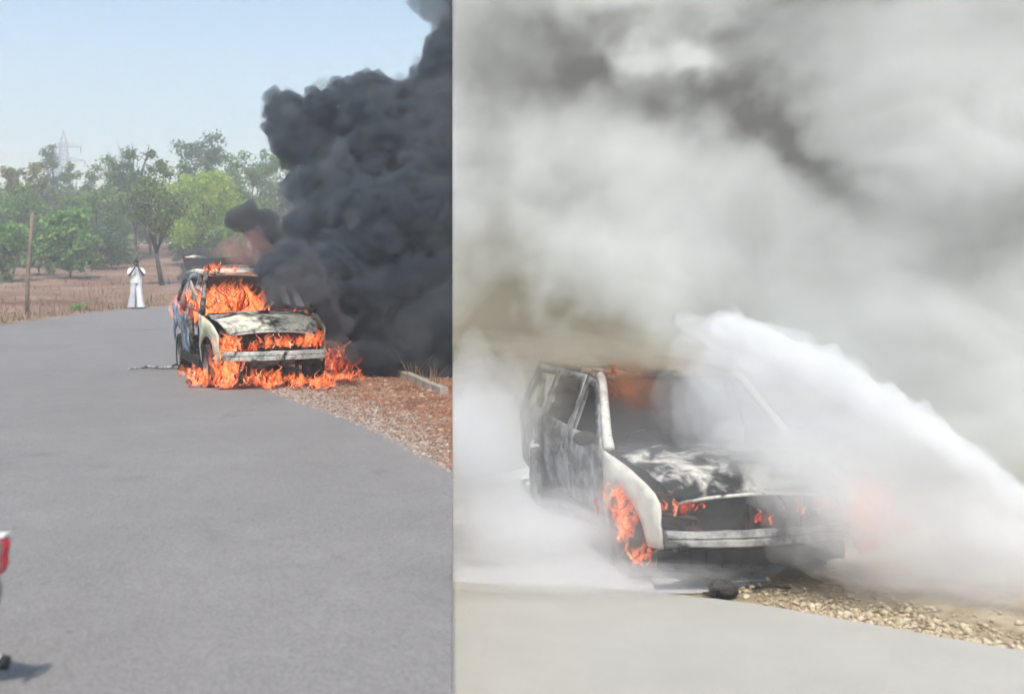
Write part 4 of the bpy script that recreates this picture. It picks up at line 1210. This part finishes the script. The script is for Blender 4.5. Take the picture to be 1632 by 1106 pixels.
def P(u, v, Y, r): return (tuple(px(u, v, Y)), r * Y / 1700)
DK = [P(*t) for t in [
    (625, 405, 19, 88), (695, 430, 19.5, 100), (565, 430, 18.8, 66), (640, 495, 18.6, 80), (705, 520, 18.8, 85), (595, 535, 18.4, 52), (660, 560, 18.4, 55), (720, 560, 18.8, 70), (535, 490, 18.0, 44), (505, 440, 17.5, 42), (470, 425, 17.0, 36), (442, 440, 16.6, 26), (560, 575, 18.2, 24),
    (505, 365, 19, 48), (535, 315, 19.6, 60), (600, 345, 18.8, 58), (680, 345, 19, 66), (640, 310, 19.8, 50),
    (462, 205, 20, 38), (455, 175, 20.2, 30), (515, 195, 20.5, 52), (585, 200, 20.5, 60), (655, 185, 20.6, 62), (720, 220, 20.6, 90), (560, 250, 20.2, 58), (640, 265, 20.2, 66), (720, 300, 20, 74), (505, 245, 20.2, 42), (495, 300, 19.8, 42),
    (740, 115, 21, 55),
    (830, 130, 22, 120), (830, 330, 21.5, 130), (820, 500, 21, 110), (860, -60, 22.5, 120)]]
M_DARK = m_volume('black_smoke', (0.14, 0.17, 0.205), 6.5, 0.0)
smoke('black_smoke', DK, M_DARK, 'billowing black smoke pouring from the burning car to the upper right', 60, 0.045, 22, 9, 0.20, 0.55, k1=0.46, k2=0.42)
smoke('black_smoke', [(c, r_ * 1.13) for c, r_ in DK], m_volume('black_smoke_fringe', (0.27, 0.30, 0.33), 1.3), 'thin torn fringe of smoke around the black cloud', 68, 0.09, 26, 5, 0.30, 0.4, k1=0.30)
TP = [P(*t) for t in [(712, 60, 21, 24), (738, 25, 21.2, 48), (735, 100, 21, 44), (694, 12, 21.2, 30), (668, 2, 21.3, 20), (690, -30, 21.3, 40), (745, -50, 21.5, 70), (700, 88, 21, 18)]]
smoke('black_smoke', TP, m_volume('grey_smoke_column', (0.31, 0.34, 0.37), 2.4), 'thinner grey smoke column drifting up at the top of the dark cloud', 66, 0.07, 14, 5, 0.16, 0.4)
SM = [P(*t) for t in [(392, 345, 17.6, 24), (374, 352, 17.6, 16), (410, 362, 17.5, 26), (436, 385, 17.3, 26), (424, 348, 17.8, 18), (455, 400, 17.2, 24)]]
smoke('black_smoke', SM, m_volume('black_smoke_tuft', (0.18, 0.19, 0.21), 7.0), 'small tuft of black smoke above the roof of the burning car', 61, 0.035, 18, 6, 0.05, 0.2)
WS = [P(*t) for t in [(316, 436, 18.9, 20), (300, 446, 19.2, 15), (330, 415, 18.8, 17), (345, 400, 18.6, 12), (322, 456, 18.7, 14), (296, 425, 19.4, 10)]]
smoke('black_smoke', WS, m_volume('black_smoke_wisp', (0.18, 0.20, 0.23), 3.4), 'dark smoke wisp rising beside the rear of the burning car', 62, 0.035, 14, 5, 0.04, 0.2)
WD = [P(*t) for t in [(435, 412, 16.7, 15), (455, 398, 16.9, 18), (420, 402, 17.0, 12), (548, 552, 16.3, 16), (560, 570, 16.6, 14), (405, 418, 16.9, 12), (530, 540, 16.4, 16), (545, 520, 16.6, 20), (440, 476, 15.9, 20), (470, 470, 15.8, 24), (495, 462, 15.9, 24), (515, 470, 16.2, 26), (460, 448, 16.1, 24), (490, 430, 16.4, 28), (425, 455, 16.2, 14), (440, 425, 16.6, 22), (415, 430, 16.7, 12), (520, 500, 16.3, 18)]]
smoke('black_smoke', WD, m_volume('black_smoke_veil', (0.20, 0.20, 0.215), 3.6), 'dark smoke rolling over the far side of the windscreen opening', 63, 0.04, 16, 6, 0.06, 0.22)
HZ = [P(*t) for t in [(355, 398, 18.3, 13), (375, 405, 18.2, 15), (395, 416, 18.0, 13), (342, 404, 18.5, 9), (385, 395, 17, 22), (365, 392, 17.3, 16), (405, 385, 17, 20), (395, 410, 16.9, 18), (372, 412, 17, 12), (420, 400, 16.9, 18)]]
smoke('brown_smoke', HZ, m_volume('brown_smoke', (0.46, 0.34, 0.32), 1.6, 0.0, emit=(1.0, 0.20, 0.13), estr=0.07), 'thin reddish-brown smoke with a painted-in firelight glow, rising off the roof of the burning car', 65, 0.04, 16, 6, 0.06, 0.22)  # firelight on this smoke is put in as reddish colour and faint emission

# the bank of white smoke standing behind the hosed car
def smoke_bank():
    nx, nz = 300, 170
    x0, x1, z0, z1 = 0.0, 17.0, LZ - 0.2, 9.0
    V, F = [], []
    def yb(x, z):
        b = 15.2
        b += 0.45 * noise.noise(Vector((x * 0.30 + 3, z * 0.34, 1.0))) + 0.09 * noise.noise(Vector((x * 0.8, z * 0.9, 5.0))) - 0.035 * abs(noise.noise(Vector((x * 1.3 + 7, z * 1.3, 3.0))))
        sm = lambda a, b_, t: (lambda q: q * q * (3 - 2 * q))(min(1, max(0, (t - a) / (b_ - a))))
        b -= 2.8 * sm(3.0, 7.6, x) + 1.2 * (1 - sm(0.2, 1.6, x)) * math.exp(-(max(0, z - LZ) / 2.0) ** 2)
        return b + max(0, z - 7.0) ** 2 * 0.9
    for i in range(nx + 1):
        x = x0 + (x1 - x0) * i / nx
        for k in range(nz + 1):
            z = z0 + (z1 - z0) * k / nz
            V.append((x, yb(x, z), z))
    N = nz + 1
    for i in range(nx):
        for k in range(nz): F.append((i * N + k, i * N + N + k, i * N + N + k + 1, i * N + k + 1))
    nd = 24                                    # the side turned to the upper road, billowing too
    def side_pt(k, d):
        z = z0 + (z1 - z0) * k / nz; ya = yb(0.0, z); t = d / nd
        x = 0.0 if d == 0 else 0.02 + (0.35 * abs(noise.noise(Vector((z * 0.7, t * 4.5, 2.0)))) + 0.12 * abs(noise.noise(Vector((z * 2.0, t * 12, 7.0))))) * min(1, t * 6)
        return (x, ya + (19.8 - ya) * t, z)
    prev = list(range(N))
    for d in range(1, nd + 1):
        cur = []
        for k in range(nz + 1): cur.append(len(V)); V.append(side_pt(k, d))
        for k in range(nz): F.append((prev[k], prev[k + 1], cur[k + 1], cur[k]))
        prev = cur
    s0 = len(V); q = nx * N
    for k in range(nz + 1): V.append((x1, 19.8, z0 + (z1 - z0) * k / nz))
    for k in range(nz): F.append((q + k + 1, q + k, s0 + k, s0 + k + 1))
    F.append((prev[0], prev[-1], s0 + nz, s0))
    # how much soot and how much oil-brown smoke each part of the bank carries: (u, v, half-widths, tilt, amount)
    SOOT = [(850, 110, 90, 120, -0.4, 0.45), (760, 60, 60, 160, 0, 0.25), (1000, 20, 260, 40, 0, 0.40), (1100, 150, 175, 62, -0.22, 0.80), (1190, 90, 70, 60, 0.3, 0.55), (940, 105, 80, 50, 0.3, 0.45),
            (1245, 235, 95, 34, -0.8, 0.75), (1420, 345, 170, 75, -0.05, 0.42), (1500, 375, 95, 45, 0.35, 0.25), (1390, 5, 260, 26, 0.03, 0.45), (925, 305, 80, 45, 0.3, 0.35), (770, 300, 60, 120, 0.2, 0.28)]
    OILY = [(760, 445, 125, 100, 0.5, 0.62), (880, 540, 185, 85, 0.2, 0.62), (1010, 575, 125, 60, -0.2, 0.50), (790, 570, 120, 90, 0, 0.30)]
    HOLE = [(1010, 78, 42, 24, 0, 0.7), (1118, 72, 40, 32, 0, 0.7)]
    def field(lst, u, v):
        q = 0.0
        for (cu, cv, ru, rv, ti, am) in lst:
            dx, dy = u - cu, cv - v; a = dx * math.cos(ti) + dy * math.sin(ti); b = -dx * math.sin(ti) + dy * math.cos(ti)
            q += am * math.exp(-((a / ru) ** 2 + (b / rv) ** 2))
        return q
    o = mk('white_smoke', V, F, None, None, True)
    at = o.data.attributes.new('soot', 'FLOAT_VECTOR', 'POINT')
    vals = []
    for (x, y, z) in V:
        p = Vector((x * 0.9, z * 0.9, 11.0))
        wx = noise.fractal(p, 0.9, 2.0, 5); wz = noise.fractal(p + Vector((31, 0, 0)), 0.9, 2.0, 5)
        u = 721 + (x + 0.34 * wx) * 1700 / 14.8; v = 420 - (z + 0.34 * wz - CAM_Z) * 1700 / 14.8
        det = 1.15 + 0.5 * noise.fractal(Vector((x * 1.1, z * 1.1, 4.0)), 1.0, 2.0, 5)
        vals += [max(0, min(1, (field(SOOT, u, v) - field(HOLE, u, v)) * det)), max(0, min(1, field(OILY, u, v) * det)), 0.0]
    at.data.foreach_set('vector', vals)
    t = NT('white_smoke_surface'); co = t.coords()
    f = t.noise(co, 0.5, 7, 0.55, 0.9)
    c = t.ramp(f, [(0.30, (0.47, 0.48, 0.455)), (0.55, (0.54, 0.555, 0.535)), (0.75, (0.58, 0.59, 0.575))])
    an = t.n('ShaderNodeAttribute', attribute_name='soot'); sx = t.n('ShaderNodeSeparateXYZ'); t.l(an.outputs['Vector'], sx.inputs[0])
    c = t.mix(sx.outputs[1], c, (0.190, 0.172, 0.125))
    c = t.mix(sx.outputs[0], c, (0.150, 0.150, 0.138))
    d = t.n('ShaderNodeBsdfDiffuse'); t.l(c, d.inputs[0])
    t.l(d.outputs[0], t.out.inputs[0])
    o.data.materials.append(t.m)
    return tag(o, 'tall bank of pale grey-white smoke filling the air behind the hosed car', 'smoke', kind='stuff')
smoke_bank()

SOFT = {}
def soft(mat):
    """three copies of an even smoke material; nested shells of it fade out towards the rim"""
    if mat.name not in SOFT:
        cs = []
        for k in (0.22, 0.33, 0.45):
            c = mat.copy(); c.cycles.homogeneous_volume = True
            v = next(n for n in c.node_tree.nodes if n.type == 'PRINCIPLED_VOLUME')
            v.inputs['Density'].default_value *= k * 1.5
            v.inputs['Emission Strength'].default_value *= k * 1.5
            cs.append(c)
        SOFT[mat.name] = cs
    return SOFT[mat.name]
def blob(name, u, v, Y, ru, rv, rd, mat, label, seed, tilt=0.0, amp=0.22, freq=1.6, xmin=0.004, zmin=None, cat='smoke', sub=4):
    """soft-edged cloudlet: nested lumpy ellipsoids, each filled with even smoke"""
    c = px(u, v, Y); k = Y / 1700
    zmin = LZ + 0.005 if zmin is None else zmin
    v0, f0 = ico(sub)
    ct, st = math.cos(tilt), math.sin(tilt)
    VV, FF = [], []
    for j, sc in enumerate((1.15, 0.82, 0.52)):
        for p in v0:
            q = Vector(p); s = sc * (1 + amp * noise.fractal(q * freq + Vector((seed + j * 0.35, 0, 0)), 0.9, 2.0, 4))
            x, y, z = q.x * ru * k * s, q.y * rd * s, q.z * rv * k * s
            VV.append((max(xmin + 0.002 * j, c.x + x * ct - z * st), c.y + y, max(zmin + 0.003 * j, c.z + x * st + z * ct)))
        FF.append(f0 + j * len(v0))
    o = npmesh(name, np.array(VV), np.concatenate(FF), None, None, True)
    for m in soft(mat): o.data.materials.append(m)
    o.data.polygons.foreach_set('material_index', np.repeat(np.arange(3), len(f0)).astype(np.int32))
    return tag(o, label, cat, kind='stuff')

OLV = m_volume('oily_smoke', (0.60, 0.55, 0.44), 1.1)
blob('brown_smoke', 930, 572, 11.6, 170, 40, 0.7, OLV, 'oily brown smoke veiling the roof of the hosed car', 141, -0.06, 0.5, 2.0)
blob('brown_smoke', 1090, 590, 11.2, 110, 46, 0.5, OLV, 'brownish smoke curling out above the windscreen of the hosed car', 147, -0.35, 0.5, 2.0)
blob('brown_smoke', 838, 640, 10.9, 70, 75, 0.4, OLV, 'dusky smoke drifting across the rear windows of the hosed car', 149, 0.2, 0.5, 2.0)
REDH = m_volume('red_fire_haze', (0.75, 0.55, 0.50), 0.9, 0.0, emit=(1.0, 0.20, 0.13), estr=0.38)
blob('fire_glow', 1385, 805, 8.75, 42, 52, 0.16, REDH, 'hazy red fire glow at the far front corner of the hosed car', 153, 0.0, 0.5, 2.0, cat='flames')
AMB = m_volume('amber_fire_glow', (0.25, 0.14, 0.07), 3.0, 0.0, emit=(1.0, 0.30, 0.05), estr=1.1)
blob('fire_glow', 1012, 622, 10.75, 48, 34, 0.20, AMB, 'amber fire glowing through smoke behind the windscreen pillar', 151, -0.5, 0.45, 2.0, cat='flames')
BRN = m_volume('dark_brown_smoke', (0.16, 0.12, 0.10), 3.2)
blob('dark_smoke', 1055, 655, 10.7, 105, 52, 0.45, BRN, 'dark brown smoke inside the windscreen opening of the hosed car', 131, -0.62, 0.45, 2.0)
FOG = m_volume('white_steam', (0.97, 0.965, 0.955), 2.0)
FOGTT = m_volume('faint_white_steam', (0.97, 0.965, 0.955), 0.20)
FOGT = m_volume('thin_white_steam', (0.97, 0.965, 0.955), 0.55)
for i, (u, v, Y, ru, rv, rd, m, lb) in enumerate([
    (1160, 655, 9.9, 75, 85, 0.35, FOG, 'white steam covering the far half of the windscreen opening'),
    (1370, 790, 8.8, 150, 125, 0.50, FOG, 'white steam hiding the far headlamp of the hosed car'),
    (1480, 860, 8.9, 170, 90, 0.6, FOGT, 'white steam drifting right of the hosed car'),
    (1270, 715, 9.3, 140, 55, 0.40, FOG, 'white steam rolling over the bonnet under the jet'),
    (775, 770, 10.4, 85, 190, 0.5, FOG, 'white steam hiding the rear of the hosed car'),
    (860, 850, 9.6, 170, 62, 0.5, FOG, 'white steam along the lower doors of the hosed car'),
    (900, 915, 8.95, 240, 26, 0.35, FOG, 'low white steam creeping over the ground at left'),
    (1180, 900, 9.75, 150, 26, 0.30, FOGT, 'thin white steam below the bumper of the hosed car'),
    (1000, 790, 9.3, 330, 170, 0.7, FOGTT, 'thin white haze of steam all around the hosed car'),
    (1600, 870, 9.4, 180, 85, 0.8, FOG, 'white steam bank at the right edge above the gravel'),
    (1560, 930, 8.3, 160, 40, 0.4, FOGT, 'thin steam drifting over the gravel at right')]):
    blob('white_steam', u, v, Y, ru, rv, rd, m, lb, 170 + i * 2.7, 0.0, 0.28, 1.7)

# ------------------------------------------------------------------ water jet
def spray(name, pts, mat, label, seed, step=0.45, voxel=0.045, sub=12, subsub=4, k1=0.5, disp=0.06, cat='water'):
    """ragged spray: puffs strung along points (u, v, Y, radius px)"""
    C = [(px(u, v, Y), r * Y / 1700) for (u, v, Y, r) in pts]
    L = smooth_line([c for c, r in C], 12); Rr = np.interp(np.linspace(0, len(C) - 1, len(L)), range(len(C)), [r for c, r in C])
    rs = np.random.RandomState(seed)
    mains, acc, last = [], 1e9, None
    for p, r in zip(L, Rr):
        if last is not None: acc += (p - last).length
        last = p
        if acc > r * step:
            acc = 0; mains.append(((p.x + rs.normal() * r * 0.12, p.y + rs.normal() * r * 0.12, p.z + rs.normal() * r * 0.12), r * rs.uniform(0.72, 1.0)))
    o = smoke(name, mains, mat, label, seed, voxel, sub, subsub, disp, 0.25, k1=k1)
    o['category'] = cat
    return o
JP = [(1850, 925, 8.0, 12), (1740, 880, 8.1, 20), (1630, 808, 8.2, 29), (1540, 744, 8.4, 38), (1440, 676, 8.6, 44), (1330, 612, 8.9, 46), (1230, 566, 9.2, 42), (1150, 534, 9.5, 34), (1090, 512, 9.7, 22)]
def scaled(k, cut=None): return [(u, v + 4 * (k - 1) * 10, Y, r_ * k) for (u, v, Y, r_) in JP[:cut]]
spray('water_jet', scaled(0.66, 8), m_volume('water_spray', (0.998, 0.998, 0.997), 4.2), 'dense white core of the water jet shooting in from the right', 1)
spray('water_jet', scaled(0.86), m_volume('water_spray_middle', (0.99, 0.99, 0.985), 1.7), 'white spray body around the core of the water jet', 2, disp=0.14)
spray('water_mist', scaled(1.08), m_volume('water_spray_rim', (0.985, 0.985, 0.98), 0.6), 'ragged thin rim of spray along the water jet', 3, voxel=0.06, disp=0.26)
spray('water_mist', [(1600, 815, 8.3, 26), (1480, 755, 8.6, 48), (1370, 695, 8.9, 66), (1260, 640, 9.3, 80), (1160, 600, 9.6, 76), (1095, 560, 9.9, 50)], m_volume('water_mist', (0.97, 0.97, 0.965), 0.6), 'soft white mist spreading below the water jet', 5, voxel=0.07, disp=0.2)
spray('water_mist', [(1420, 740, 8.8, 66), (1290, 690, 9.1, 90), (1180, 645, 9.5, 90), (1120, 610, 9.9, 66)], m_volume('thin_water_mist', (0.93, 0.93, 0.925), 0.40), 'thin outer veil of mist drifting over windscreen and bonnet', 9, voxel=0.09, disp=0.2)

# ------------------------------------------------------------------ air
hz = box('haze', (-10, 150, 40 / 2 - 3), (330, 330, 46), m_volume('haze_air', (0.93, 0.965, 1.0), 0.0036, 0.3))
tag(hz, 'pale midday haze over the whole place', 'haze', kind='stuff')
